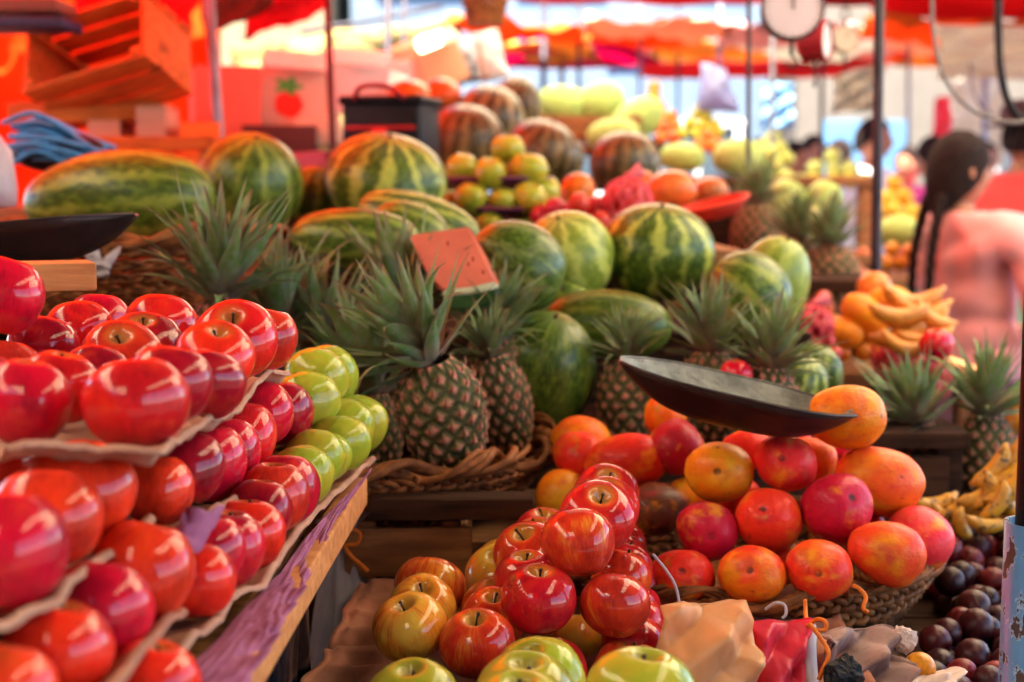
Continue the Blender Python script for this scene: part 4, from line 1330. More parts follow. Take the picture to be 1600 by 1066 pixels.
def banana_mat():
    g = G('banana_peel')
    o = g.obj()
    rnd = g.math('MULTIPLY', g.oi('Random'), 30.0)
    n1 = g.noise(o, 2.5, 3, .6, rnd)
    sp = g.step(g.noise(o, 5.5, 3, .65, rnd), .55, .62)
    c = g.mix(g.step(n1, .3, .7), g.oi('Color'), g.mix(.4, g.oi('Color'), (.35, .10, .02)))
    c = g.mix(g.math('MULTIPLY', sp, g.oi('Alpha')), c, (.06, .03, .015))
    return g.surf(g.pbr(c, .45, .15, .2))
M['banana'] = banana_mat()
BAN = [proto(banana_mb(1, r, b).obj('banana', M['banana'])) for r, b in ((.20, .55), (.18, .45))]
BAN_S = [proto(banana_mb(1, r, b).obj('banana', M['banana'])) for r, b in ((.145, .5), (.135, .65))]
def banana(px, py, d, Lpx, ang, col, lab, group, yaw=0, flip=1, kind=None):
    L = Lpx * d / FPX
    o = clone((kind or BAN)[rng.randrange(2)], W(px, py, d), (Matrix.Rotation(R(ang), 3, 'Y') @ rotm(90 * flip, 0, yaw)).to_euler(), L, col)
    return tag(o, lab, 'banana', group)
YB = (.60, .30, .015, .9)
for (px, py, d, L, a, lab) in [(1556, 735, 2.0, 92, -50, 'spotted yellow banana highest by the blue pole'), (1586, 728, 2.0, 95, -62, 'spotted yellow banana touching the dark upper pole'), (1578, 768, 1.97, 90, -40, 'spotted yellow banana below the highest one by the pole'),
     (1545, 772, 1.98, 70, -70, 'stubby spotted banana under the dark pineapple'), (1462, 792, 2.05, 80, -10, 'brown streaked banana beside the long orange mango'), (1478, 812, 2.03, 66, 30, 'small banana below the brown streaked one'),
     (1516, 800, 2.02, 74, 12, 'spotted banana in the middle of the lower bunch'), (1550, 806, 2.0, 70, -8, 'yellow banana at the edge of the plums'), (1500, 822, 1.98, 60, 70, 'upright short banana just above the plums'), (1585, 800, 1.98, 70, 40, 'yellow banana behind the rim of the blue pole'), (1530, 778, 1.99, 72, -30, 'spotted banana between the stubby one and the dark pineapple'), (1562, 786, 1.96, 74, -58, 'ripe banana leaning on the edge of the plum heap'), (1490, 800, 2.0, 66, -36, 'short streaked banana between the brown streaked one and the plums'), (1540, 822, 1.95, 70, 6, 'flat lying spotted banana right above the plums'), (1572, 750, 1.99, 86, -30, 'dark tipped banana crossing the highest bunch')]:
    banana(px, py, d, L * .95, a, YB, lab, 'spotted bananas')
for (px, py, d, w, lab) in [(1580, 628, 2.5, 40, 'small yellow fruit behind the bushy pineapple crown'), (1592, 660, 2.5, 42, 'small orange fruit beside the upper blue pole'), (1570, 650, 2.55, 38, 'small yellow fruit partly hidden by pineapple leaves')]:
    tag(clone(ROUND[0], W(px, py, d), (0, 0, 0), w * d / FPX / 2, (.62, .24, .015)), lab, 'fruit', 'small yellow fruit')
# blue pole
def blue_pole():
    d = 1.36
    top = W(1621, 816, d)
    o = empty('market_pole', (top.x, top.y, 0))
    mb = MB(); r = .030
    prof = [(r - .003, top.z - .03), (r - .003, top.z), (r, top.z + .0005), (r, .0)]
    mb.lathe(prof, 48)
    mb.obj('sleeve', M['blue_paint'], o)
    mb = MB(); mb.tube([(0, 0, top.z - .2), (0, 0, 2.6)], .0205, 28)
    mb.obj('inner_post', M['metal_dark'], o)
    tag(o, 'chipped light blue metal pole with a dark inner post at the right edge', 'pole')
blue_pole()

# bags and wrappings at the lower right
def bag_sheet(name, corners, mat, label, bulge=.03, puff=(0, -1, 0), nu=40, nv=40, wr=.010, seed=0, thick=.0012, back=.05):
    """a closed flattened bag: front and back sheet meeting at the sides"""
    a, b, c, dd = (W(*p) for p in corners); ctr = (a + b + c + dd) / 4
    pf = Vector(puff)
    o = empty(name, ctr)
    for side, nm in ((1, 'front_sheet'), (-1, 'back_sheet')):
        def fn(u, v):
            p = a.lerp(b, u).lerp(dd.lerp(c, u), v)
            k = (4 * u * (1 - u)) ** .6 * (min(1, 3.2 * v * (1 - v) + .0)) ** .6
            tri = lambda t: abs((t % 1.0) - .5) * 2
            e = wr * (nz((u * 1.6, v * 1.4, seed)) + .9 * (tri(u * 1.3 + v * 1.7 + seed * .37) - .5) * (.5 + tri(v * 1.1 - u * .6)) + .7 * (tri(v * 2.3 - u * 1.9 + seed * .21) - .5) * tri(u * .9 + .2) + .25 * (tri(u * 5 + v * 3) - .5) * max(0, nz((u * 3, v * 3, seed + 2))))
            crease = .003 * nz((u * 9, v * 7, seed + 9))
            return p + pf * (side * bulge * k if side > 0 else -back * k) + pf * (e + crease) * (1 if side > 0 else .5) + Vector((.4 * e, 0, .5 * e)) - ctr
        mb = MB(); mb.grid(fn, nu, nv)
        solid(mb.obj(nm, mat, o), thick)
    return tag(o, label, 'bag', 'plastic bags')
bag_sheet('plastic_bag', [(1034, 946, 1.40), (1166, 938, 1.42), (1186, 1110, 1.36), (1040, 1110, 1.34)], M['orange_film'], 'pale orange plastic bag with a pointed corner beside the front apples', seed=2, wr=.018)
bag_sheet('plastic_bag', [(1172, 970, 1.44), (1258, 972, 1.45), (1262, 1110, 1.38), (1180, 1110, 1.38)], M['pink_film'], 'bright pinkish red plastic bag with a flat top edge', bulge=.018, seed=4, wr=.014)
mb = MB(); P = [W(1266, 978, 1.45), W(1264, 1010, 1.43), W(1266, 1050, 1.42), W(1272, 1110, 1.40)]
mb.tube([p - P[0] for p in smooth_path(P, 5)], [.006 + .0015 * min(1, k / 3) for k in range(16)], 12)
o = mb.obj('paper_roll', M['white_film'], loc=P[0]); tag(o, 'thin white paper roll standing beside the pinkish red bag', 'paper roll')
def crumple(name, px, py, d, sx, sy, sz, mat, label, cat, seed, col=None, amp=.35):
    q = random.Random(seed); mb = MB(); e = ellip_mb(84, 56)
    pl = []
    for _ in range(26):
        nv = Vector((q.gauss(0, 1), q.gauss(0, 1), q.gauss(0, 1))).normalized(); pl.append((nv, q.uniform(.62, 1.0)))
    vs = []
    for v in e.v:
        p = Vector(v).normalized()
        k = min([1.15] + [h / max(.05, p.dot(nv)) for nv, h in pl if p.dot(nv) > .3])
        k *= 1 - amp * .5 * abs(nz(p * 2.2 + Vector((seed, 0, 0)))) + .05 * nz(p * 7 + Vector((0, 0, seed)))
        vs.append((p.x * k * sx, p.y * k * sy, p.z * k * sz))
    mb.add(vs, e.f)
    o = mb.obj(name, mat, loc=W(px, py, d)); auto_smooth(o, 22)
    if col: o.color = (*col, 1)
    return tag(o, label, cat)
M['kraft'] = paper_mat('kraft_paper', (.34, .22, .19), (.24, .14, .12), .7, 12)
M['cream_paper'] = paper_mat('cream_paper', (.66, .50, .42), (.55, .38, .32), .7, 8)
o = bag_sheet('paper_bag', [(1286, 985, 1.47), (1396, 978, 1.50), (1412, 1100, 1.42), (1292, 1100, 1.42)], M['kraft'], 'crumpled greyish brown paper bag below the mango basket', bulge=.022, seed=7, wr=.026); o['group'] = 'paper bags'
crumple('cloth_bundle', 1318, 1058, 1.37, .024, .022, .028, M['black'], 'black crumpled cloth in front of the brown paper', 'cloth', 5)
crumple('paper_scrap', 1412, 1000, 1.48, .017, .014, .019, M['cream_paper'], 'pale twisted paper scrap beside the plums', 'paper', 8, amp=.6)
o = bag_sheet('paper_wrapper', [(1398, 1062, 1.45), (1502, 1042, 1.47), (1490, 1110, 1.36), (1370, 1110, 1.36)], M['cream_paper'], 'cream paper wrapper open at the bottom edge below the plums', bulge=.012, back=.02, seed=12, wr=.018); o['group'] = 'paper bags'; o['category'] = 'paper'
tag(clone(ROUND[0], W(1437, 1044, 1.47), (0, 0, 0), .0165, (.75, .27, .01)), 'single orange fruit sitting in the cream paper wrapper', 'orange')
table('market_table', .20, .44, 1.2, 1.48, .79, 'narrow dark wooden table under the plastic bags and crumpled paper')
# ================================================================== middle distance
def rnd_fruit(px, py, d, wpx, col, name, lab, cat, group, sq=(1, 1, 1), alpha=1):
    o = clone(ROUND[0], W(px, py, d), (rng.random(), rng.random(), rng.random() * 6), tuple(wpx * d / FPX / 2 * k for k in sq), (*col, alpha))
    o.name = name
    return tag(o, lab, cat, group)
# plates of yellow green apples
def plate(px, py, d, rpx, label, depth=.012):
    o = empty('fruit_plate', W(px, py, d)); r = rpx * d / FPX
    mb = MB(); mb.lathe([(.001, 0), (r * .8, 0), (r, depth), (r * 1.02, depth + .002), (r * .99, depth - .003), (r * .8, -.004), (.001, -.004)], 48)
    b = mb.obj('dish', M['paint'], o); b.color = (.10, .02, .06, 1)
    mb = MB(); mb.tube([(r * 1.01 * cos(k * pi / 32), r * 1.01 * sin(k * pi / 32), depth + .001) for k in range(64)], .004, 6, closed=True)
    b = mb.obj('rolled_rim', M['paint'], o); b.color = (.16, .03, .08, 1)
    return tag(o, label, 'plate', 'stacked fruit plates')
plate(778, 288, 3.15, 84, 'upper purple plate of the stack holding four yellow green apples')
plate(785, 334, 3.15, 92, 'lower purple plate of the stack between two layers of apples')
AY = (.42, .33, .03, .12)
def p_apple(px, py, w, d, lab, al=.15):
    o = put_apple('green', px, py, w, d, (.55, .10, .03, al), tilt=rng.uniform(0, 20)); tag(o, lab, 'apple', 'yellow green apples on the plate stack')
p_apple(793, 233, 52, 3.13, 'yellow green apple crowning the plate stack', .2)
p_apple(722, 264, 50, 3.12, 'yellow green apple at the outer end of the upper plate, nearest the black bag', .3)
p_apple(766, 271, 50, 3.05, 'blushed apple at the front of the upper plate', .4)
p_apple(800, 262, 50, 3.16, 'blushed apple behind the crowning one on the upper plate', .4)
p_apple(826, 266, 62, 3.08, 'larger green apple with a bright edge on the upper plate', .25)
p_apple(736, 310, 54, 3.05, 'yellow apple at the front of the lower layer of the plate stack', .05)
p_apple(785, 314, 46, 3.05, 'green apple in the middle of the lower layer of the plate stack', .05)
p_apple(828, 310, 56, 3.05, 'golden apple right of the green one in the lower layer', .2)
p_apple(850, 302, 54, 3.12, 'golden apple with a white gleam at the end of the lower layer', .3)
p_apple(700, 318, 40, 3.15, 'yellow apple behind the front one in the lower layer', .2)
p_apple(764, 350, 46, 3.05, 'yellow apple under the lower plate', .2)
p_apple(820, 352, 46, 3.1, 'second yellow apple under the lower plate', .2)
table('market_table', -.32, .45, 2.78, 3.6, 1.225, 'wooden table under the stacked fruit plates', 'wood')
# rosy tomatoes and red net bags
rr = random.Random(5)
for k, (px, py, w) in enumerate([(846, 338, 34), (868, 326, 34), (892, 332, 34), (880, 346, 34), (905, 318, 34), (915, 338, 36), (930, 324, 34), (938, 346, 34), (945, 356, 32), (900, 352, 34)]):
    rnd_fruit(px, py, 3.0 + rr.uniform(-.05, .05), w, rr.choice([(.50, .015, .02), (.58, .04, .02), (.55, .02, .05)]), 'tomato', 'red tomato in the loose pile behind the pale watermelon', 'tomato', 'red tomatoes behind the watermelons')
def net_bag(px, py, d, wpx, col, label, seed):
    r = wpx * d / FPX / 2; o = empty('net_bag', W(px, py, d))
    q = random.Random(seed)
    for k in range(9):
        a = q.random() * 6.28; b = q.uniform(-.9, .9); e = ellip_mb(18, 12)
        s = .42; cx, cy, cz = cos(a) * .62 * sqrt(1 - b * b), sin(a) * .62 * sqrt(1 - b * b), b * .55
        mb = MB(); mb.add([((v[0] * s + cx) * r, (v[1] * s + cy) * r, (v[2] * s + cz) * r) for v in e.v], e.f)
        t = mb.obj('tomato', M['fruit'], o); t.color = (*col, 1)
    mb = MB()
    for k in range(12):
        a0 = k * 2 * pi / 12
        for sg in (-1, 1):
            mb.tube([(1.06 * r * sin(pi * t) * cos(a0 + sg * 1.4 * t), 1.06 * r * sin(pi * t) * sin(a0 + sg * 1.4 * t), 1.02 * r * cos(pi * t)) for t in [j / 14 for j in range(1, 14)]], .0016, 5)
    t = mb.obj('net', M['paint'], o); t.color = (.85, .12, .16, 1)
    mb = MB(); mb.tube([(0, 0, .95 * r), (.01, 0, 1.15 * r), (.03, 0, 1.35 * r)], [.012, .008, .016], 8)
    t = mb.obj('tied_neck', M['paint'], o); t.color = (.85, .2, .24, 1)
    return tag(o, label, 'net bag', 'red net bags of tomatoes')
net_bag(980, 315, 3.0, 74, (.60, .03, .03), 'red net bag of tomatoes behind the striking striped watermelon', 1)
net_bag(1404, 560, 2.75, 78, (.58, .02, .04), 'red net bag of tomatoes under the orange bananas', 2)
net_bag(1268, 510, 2.75, 66, (.60, .03, .05), 'pinkish red net bag beside the tall ribbed watermelon', 3)
net_bag(1450, 592, 2.7, 70, (.58, .03, .02), 'red net bag behind the bushy pineapple crown', 4)
tag(put_apple('red', 1463, 540, 54, 2.62, C_CRIM, tilt=10), 'dark red apple in front of the woman above the net bags', 'apple', 'single apples')
tag(put_apple('red', 1150, 586, 50, 1.98, C_CRIM, tilt=10), 'pinkish red apple peeking over the scale pan', 'apple', 'single apples')
# squashes
def squash(px, py, w, h, d, col, lab, ang=0):
    o = clone(ROUND[0], W(px, py, d), Matrix.Rotation(R(ang), 3, 'Y').to_euler(), (w * d / FPX / 2, w * d / FPX / 2, h * d / FPX / 2), col); o.name = 'squash'
    return tag(o, lab, 'squash', 'orange squashes')
squash(902, 300, 56, 60, 3.3, (.62, .16, .01), 'orange squash beside the purple plates', 30)
squash(1050, 298, 80, 64, 3.3, (.66, .17, .03), 'orange squash beside the red plate, lying behind the net bag')
squash(1000, 296, 60, 60, 3.4, (.55, .12, .02), 'orange squash in the shade under the brown striped watermelon')
squash(640, 150, 70, 50, 4.2, (.70, .15, .01), 'orange squash above the black bag')
squash(690, 150, 64, 56, 4.3, (.66, .14, .02), 'orange squash beside the brown striped watermelons')
squash(1110, 300, 60, 46, 3.4, (.45, .14, .04), 'brownish squash at the pole above the red plate')
def red_plate():
    o = empty('fruit_plate', W(1118, 328, 3.2), (R(4), R(-14), 0)); r = 54 * 3.2 / FPX
    mb = MB(); mb.lathe([(.001, -.01), (r * .6, -.01), (r, .014), (r * 1.01, .016), (r * .97, .008), (r * .6, -.016), (.001, -.016)], 40)
    b = mb.obj('dish', M['paint'], o); b.color = (.62, .04, .02, 1)
    mb = MB(); mb.tube([(r * cos(k * pi / 32), r * sin(k * pi / 32), .016) for k in range(64)], .004, 6, closed=True)
    b = mb.obj('rolled_rim', M['paint'], o); b.color = (.7, .06, .03, 1)
    tag(o, 'shallow red plate tilted beside the thin dark pole', 'plate')
red_plate()
table('market_table', .48, .80, 3.02, 3.8, 1.15, 'wooden table under the red plate and the dark pineapples', 'wood_dark')
# melons behind, warm brown light put into their rind colour
for (px, py, w, h, d, ang, col, lab) in [
 (728, 226, 122, 118, 4.0, 4, (.34, .26, .09, .5), 'brown striped watermelon beside the black bag'),
 (764, 192, 112, 112, 4.3, 14, (.44, .38, .16, .7), 'brown striped watermelon second in the raised row'),
 (800, 182, 84, 122, 4.55, 16, (.38, .30, .12, .6), 'brown striped watermelon at the top of the raised row'),
 (845, 246, 116, 112, 3.95, 20, (.36, .28, .12, .5), 'brown striped watermelon behind the crowning apple'),
 (976, 256, 110, 96, 3.8, 2, (.36, .24, .10, .5), 'solitary brown striped watermelon behind the net bag'),
 (880, 262, 60, 90, 4.1, 24, (.36, .28, .14, .5), 'narrow brown striped watermelon behind the plates'),
 (662, 196, 84, 84, 4.4, 0, (.42, .24, .08, .5), 'orange lit watermelon behind the black bag')]:
    put_melon(px, py, w, h, d, 'up', ang, 'melon_brown_lit', col, lab, 'brown striped watermelons on the raised bench')
bench((-.15, 4.15, 0), (1.5, .9, 1.36), 'raised wooden bench under the brown striped watermelons')
# pale melons, far
for (px, py, w, h, d, ang, lab) in [(878, 164, 84, 62, 5.2, 80, 'pale green melon at the near end of the far heap'), (938, 162, 78, 66, 5.2, 60, 'pale green melon with a dark stalk on the far heap'),
   (990, 192, 104, 62, 5.0, 40, 'long pale green melon sloping down the far heap'), (958, 212, 84, 54, 4.8, 70, 'pale melon above the solitary brown striped one'),
   (1066, 246, 72, 46, 4.8, 80, 'pale yellowish melon under the green bananas heap'), (1154, 246, 84, 58, 4.6, 75, 'light green melon behind the thin dark pole'),
   (1226, 312, 64, 62, 4.2, 10, 'pale green melon above the dark pineapple heap'), (1286, 314, 64, 60, 4.2, 10, 'pale green melon next to the thick dark pole'),
   (1402, 362, 66, 52, 4.4, 60, 'whitish green melon between the thick dark pole and the woman'), (1592, 366, 60, 44, 5.0, 80, 'pale yellow melon behind the woman shoulder')]:
    put_melon(px, py, w, h, d, 'side', ang - 75, 'melon_light', (1, 1, 1, 1), lab, 'pale green melons')
crate('wooden_crate', W(905, 214, 5.0), (.38, .3, .13), rotm(0, 0, 8), 'wooden crate under the pale green melons of the far heap')
table('market_table', .0, 1.2, 4.65, 5.6, 1.38, 'wooden table under the far heap of pale green melons', 'wood')
table('market_table', .62, 1.02, 3.9, 4.55, 1.16, 'wooden table under the pale melons beside the thick dark pole', 'wood')
# fruit heaps in the distance: each piece on its own
def heap(cx, cy, d, wpx, hpx, fpx, cols, name, lab, cat, group, n, seed, sq=(1, 1, 1)):
    q = random.Random(seed); rows = []
    k = 0; y = 0
    per = max(1, int(wpx / fpx))
    while k < n:
        m = int(round(per * (1 - y * fpx * .74 / hpx)))
        if m < 1: break
        for i in range(m):
            if k >= n: break
            px = cx + (i - (m - 1) / 2) * fpx * .95 + q.uniform(-.15, .15) * fpx
            py = cy + hpx / 2 - fpx / 2 - y * fpx * .72 + q.uniform(-.1, .1) * fpx
            rnd_fruit(px, py, d + (y * .5 + q.uniform(0, .6)) * fpx * d / FPX, fpx * q.uniform(.9, 1.12), q.choice(cols), name, lab, cat, group, sq); k += 1
        y += 1
        if y > 12: break
OR = [(.68, .16, .01), (.70, .22, .02), (.62, .10, .015)]
heap(1022, 172, 5.4, 90, 76, 22, OR, 'orange', 'orange fruit in the far pyramid behind the pale green melons', 'orange', 'far pyramid of oranges', 14, 1)
heap(1040, 205, 5.2, 60, 40, 22, OR, 'orange', 'orange fruit low beside the far pyramid', 'orange', 'oranges below the far pyramid', 5, 2)
heap(1096, 192, 5.2, 84, 54, 20, [(.45, .50, .03), (.52, .48, .04)], 'lime', 'yellow green lime heaped beside the blue hanging bag', 'lime', 'yellow green limes', 11, 3)
heap(1108, 226, 5.0, 60, 30, 24, OR, 'orange', 'orange fruit between the limes and the light green melon', 'orange', 'oranges below the limes', 4, 4)
heap(1210, 236, 5.6, 90, 50, 24, [(.45, .50, .10), (.55, .50, .08)], 'guava', 'yellowish guava heaped behind the thin dark pole', 'guava', 'guavas behind the thin pole', 8, 5)
heap(1300, 272, 6.0, 130, 46, 26, [(.50, .55, .14), (.60, .50, .06)], 'guava', 'yellowish guava in the far row before the pole', 'guava', 'guavas before the thick pole', 9, 6)
heap(1400, 318, 5.2, 130, 100, 30, [(.74, .42, .02), (.70, .34, .02), (.76, .48, .05)], 'lemon', 'yellow fruit in the mound between the thick pole and the woman', 'lemon', 'yellow mound by the thick pole', 16, 7)
heap(1410, 400, 4.2, 90, 46, 26, [(.70, .26, .02), (.66, .3, .03)], 'orange', 'dull orange fruit behind the woman braids', 'orange', 'oranges by the braids', 7, 8)
heap(1575, 325, 6.0, 100, 76, 26, [(.78, .46, .03), (.74, .38, .02)], 'lemon', 'yellow fruit in the mound behind the woman face', 'lemon', 'yellow mound behind the woman', 13, 9)
heap(1345, 420, 3.9, 90, 46, 24, [(.62, .16, .06), (.62, .22, .10)], 'peach', 'pinkish orange peach beside the foot of the thick dark pole', 'peach', 'peaches by the thick pole', 7, 10)
heap(1290, 490, 2.95, 70, 90, 26, [(.58, .14, .05), (.55, .10, .04), (.64, .20, .03)], 'peach', 'pinkish orange peach next to the tall ribbed watermelon', 'peach', 'peaches by the ribbed watermelon', 10, 11)
heap(1345, 520, 2.85, 90, 90, 30, [(.66, .20, .015), (.64, .14, .02)], 'orange', 'small orange fruit below the papayas', 'orange', 'oranges below the papayas', 9, 12)
heap(1430, 555, 2.9, 110, 50, 28, [(.64, .16, .015), (.66, .22, .02)], 'orange', 'small orange fruit under the orange bananas', 'orange', 'oranges under the bananas', 6, 14)
heap(1262, 372, 3.95, 130, 64, 34, [(.40, .46, .12), (.48, .50, .16), (.30, .38, .08)], 'gourd', 'pale green gourd heaped in front of the thick dark pole', 'gourd', 'gourds before the thick pole', 8, 21)
heap(1308, 428, 3.6, 120, 56, 26, [(.60, .16, .04), (.50, .10, .03), (.66, .24, .04)], 'persimmon', 'reddish orange persimmon heaped behind the large orange', 'persimmon', 'persimmons behind the large orange', 9, 22)
heap(1280, 540, 2.72, 90, 56, 26, [(.62, .05, .05), (.66, .12, .06), (.55, .03, .04)], 'tomato', 'rosy tomato in the low pile between the ribbed watermelon and the oranges', 'tomato', 'rosy tomatoes by the ribbed watermelon', 8, 23)
heap(1200, 268, 4.9, 110, 50, 28, [(.42, .50, .12), (.36, .46, .10)], 'gourd', 'pale green gourd in the row behind the thin dark pole', 'gourd', 'gourds behind the thin pole', 7, 24)
heap(1470, 350, 4.9, 70, 60, 28, [(.70, .20, .02), (.74, .30, .03)], 'orange', 'orange fruit heaped right behind the woman hair', 'orange', 'oranges behind the woman hair', 5, 25)
table('market_table', .52, .96, 2.8, 3.4, .98, 'wooden table under the papayas and orange bananas', 'wood')
rnd_fruit(1366, 452, 2.95, 56, (.66, .20, .02), 'orange', 'single large orange at the foot of the thick dark pole', 'orange', 'large oranges')
for (px, py, w, h, a, lab) in [(1352, 492, 84, 60, 40, 'spotted orange papaya in front of the single large orange'), (1392, 470, 70, 46, 10, 'orange papaya behind the orange bananas'), (1320, 520, 60, 50, 20, 'small yellow papaya among the peaches')]:
    s = 2.86 / FPX / 2
    o = clone(MANGO[0], W(px, py, 2.86), (Matrix.Rotation(R(a), 3, 'Y') @ rotm(0, 90, 0)).to_euler(), (h * s, h * s, w * s), (.66, .22, .012, .5)); o.name = 'papaya'
    tag(o, lab, 'papaya', 'papayas')
OB = (.68, .24, .012, .25)
for k, (px, py, L, a, lab) in enumerate([(1424, 474, 96, 4, 'uppermost orange banana of the bunch beside the woman'), (1436, 490, 92, 8, 'second orange banana of the bunch beside the woman'), (1428, 506, 96, -8, 'third orange banana, with brown tip'), (1440, 520, 92, -14, 'fourth orange banana pointing up to the woman'), (1410, 528, 90, -20, 'lowest orange banana above the red net bag'), (1456, 500, 70, 30, 'short orange banana nearest the pink sweater'), (1404, 496, 88, 0, 'orange banana lying on the spotted papaya'), (1446, 534, 84, -4, 'orange banana just above the dark red apple'), (1418, 546, 84, 6, 'orange banana half buried at the foot of the bunch')]):
    banana(px, py, 2.70 - .008 * k, L * 1.12, a, OB, lab, 'orange bananas beside the woman', kind=BAN_S)
# black bag with red trim
def black_bag():
    d = 3.3; c = W(612, 208, d); o = empty('cool_bag', c); s = d / FPX
    mb = MB(); mb.box((0, 0, 0), (126 * s, .16, 92 * s), rotm(0, 0, -14), .012); mb.obj('body', M['black'], o)
    mb = MB(); mb.box((0, 0, 48 * s), (134 * s, .175, 14 * s), rotm(0, 0, -14), .008); mb.obj('lid', M['black'], o)
    m3 = rotm(0, 0, -14)
    mb = MB(); mb.box(m3 @ Vector((0, -.083, 6 * s)), (112 * s, .006, 6 * s), m3, .001); b = mb.obj('red_trim', M['paint'], o); b.color = (.42, .01, .01, 1)
    mb = MB(); mb.box(m3 @ Vector((0, -.088, 0 * s)), (22 * s, .01, 9 * s), m3, .002); b = mb.obj('buckle', M['paint'], o); b.color = (.75, .03, .02, 1)
    mb = MB(); mb.tube(smooth_path([m3 @ Vector((-40 * s, -.085, 50 * s)), m3 @ Vector((-20 * s, -.12, 66 * s)), m3 @ Vector((20 * s, -.12, 66 * s)), m3 @ Vector((40 * s, -.085, 50 * s))], 6), .006, 8); b = mb.obj('handle', M['paint'], o); b.color = (.3, .012, .015, 1)
    tag(o, 'black box shaped bag with red trim standing behind the bright striped watermelon', 'bag')
black_bag()
# boxes
def carton(px, py, d, w, h, dep, col, lab, rot=(0, 0, 0), mark=None, open_top=True, inner=None):
    s = d / FPX; o = empty('carton', W(px, py, d), tuple(R(a) for a in rot)); Wd, H = w * s, h * s; t = .006
    mb = MB()
    for y in (-dep / 2, dep / 2): mb.box((0, y, 0), (Wd, t, H), None, .0015)
    for x in (-Wd / 2 + t, Wd / 2 - t): mb.box((x, 0, 0), (t, dep - t * 1.2, H - .001), None, .0015)
    mb.box((0, 0, -H / 2 + t), (Wd - t * 3, dep - t * 1.2, t), None, .001)
    b = mb.obj('walls', M['carton'], o); b.color = (*col, 1); auto_smooth(b)
    for sg in (-1, 1):
        if inner:
            m3 = rotm(-38 * sg, 0, 0); mb = MB()
            mb.box(Vector((0, sg * (dep / 2 + .030), H / 2 + .024)), (Wd * .96, .075, .004), m3, .001)
        else:
            mb = MB(); mb.box(Vector((0, sg * (dep / 4 - .002), H / 2 + .003)), (Wd * .99, dep / 2 - .006, .004), None, .001)
        b = mb.obj('flap', M['carton'], o); b.color = tuple(min(1, k * 1.1) for k in (inner or col)) + (1,)
    if mark:
        mb = MB()
        def disc(cx, cz, rx, rz, wob=.0, off=.0):
            n = 28; base = [(cx + rx * (1 + wob * cos(5 * q)) * cos(q), -dep / 2 - t / 2 - .0015 - off, cz + rz * (1 + wob * cos(5 * q)) * sin(q)) for q in [2 * pi * k / n for k in range(n)]]
            mb.add(base + [(cx, -dep / 2 - t / 2 - .0015 - off, cz)], [(k, (k + 1) % n, n) for k in range(n)])
        disc(mark[0] * Wd, mark[1] * H, .032 * 1.2, .030 * 1.2, .04); b = mb.obj('printed_tomato', M['carton'], o); b.color = (.75, .03, .015, 1)
        mb = MB(); disc((mark[0] - .02) * Wd, mark[1] * H + .050, .032, .020, .35, .001); b = mb.obj('printed_leaf', M['carton'], o); b.color = (.10, .34, .06, 1)
    return tag(o, lab, 'carton', 'cardboard cartons')
carton(458, 158, 4.0, 104, 86, .26, (.72, .36, .26), 'pink carton printed with a red tomato and green leaf', (0, 4, 12), mark=(-.10, -.12), inner=(.8, .72, .6))
carton(572, 146, 4.4, 104, 72, .3, (.80, .70, .64), 'pale carton with a sunlit flap beside the maroon pole', (0, 6, -8), inner=(.85, .8, .75))
carton(350, 166, 3.9, 100, 108, .26, (.70, .13, .08), 'salmon red carton behind the grey pole', (0, 0, 16))
carton(392, 160, 4.3, 60, 92, .24, (.66, .58, .62), 'pale lavender carton behind the salmon red one', (0, 0, 10))
carton(318, 222, 3.5, 60, 50, .2, (.75, .14, .02), 'orange carton with a dark hole left of the grey pole', (0, 0, 8))
carton(248, 205, 3.5, 44, 66, .2, (.52, .22, .14), 'narrow brown carton with a dark slot below the tilted crate', (0, 0, 4))
carton(176, 214, 3.5, 48, 40, .2, (.55, .20, .12), 'small pinkish brown carton above the long watermelon', (0, 0, 4))
carton(675, 108, 4.9, 70, 60, .26, (.62, .36, .2), 'brown carton with open flaps behind the orange squashes', (0, -22, 20), inner=(.85, .7, .5))
carton(440, 222, 3.7, 110, 40, .24, (.10, .03, .03), 'dark maroon carton under the tomato printed carton', (0, 0, 6))
carton(500, 208, 3.9, 70, 40, .2, (.75, .52, .36), 'cream coloured carton at the foot of the maroon pole', (0, -8, 6))
carton(465, 256, 3.4, 110, 24, .24, (.50, .08, .12), 'flat dusky pink carton behind the round striped watermelon', (0, -4, 0))
bag_sheet('plastic_bag', [(700, 70, 5.0), (742, 54, 5.0), (756, 128, 5.0), (708, 134, 5.0)], plastic_film('pale_blue_film', (.55, .70, .80), .4, .4), 'pale blue plastic bag beside the big white one', seed=21, bulge=.06, back=.06)
bag_sheet('plastic_bag', [(738, 52, 4.9), (776, 46, 4.9), (796, 120, 4.9), (752, 132, 4.9)], plastic_film('bright_white_film', (.85, .84, .82), .4, .4), 'big bright white plastic bag above the brown striped watermelons', seed=22, bulge=.06, back=.06)
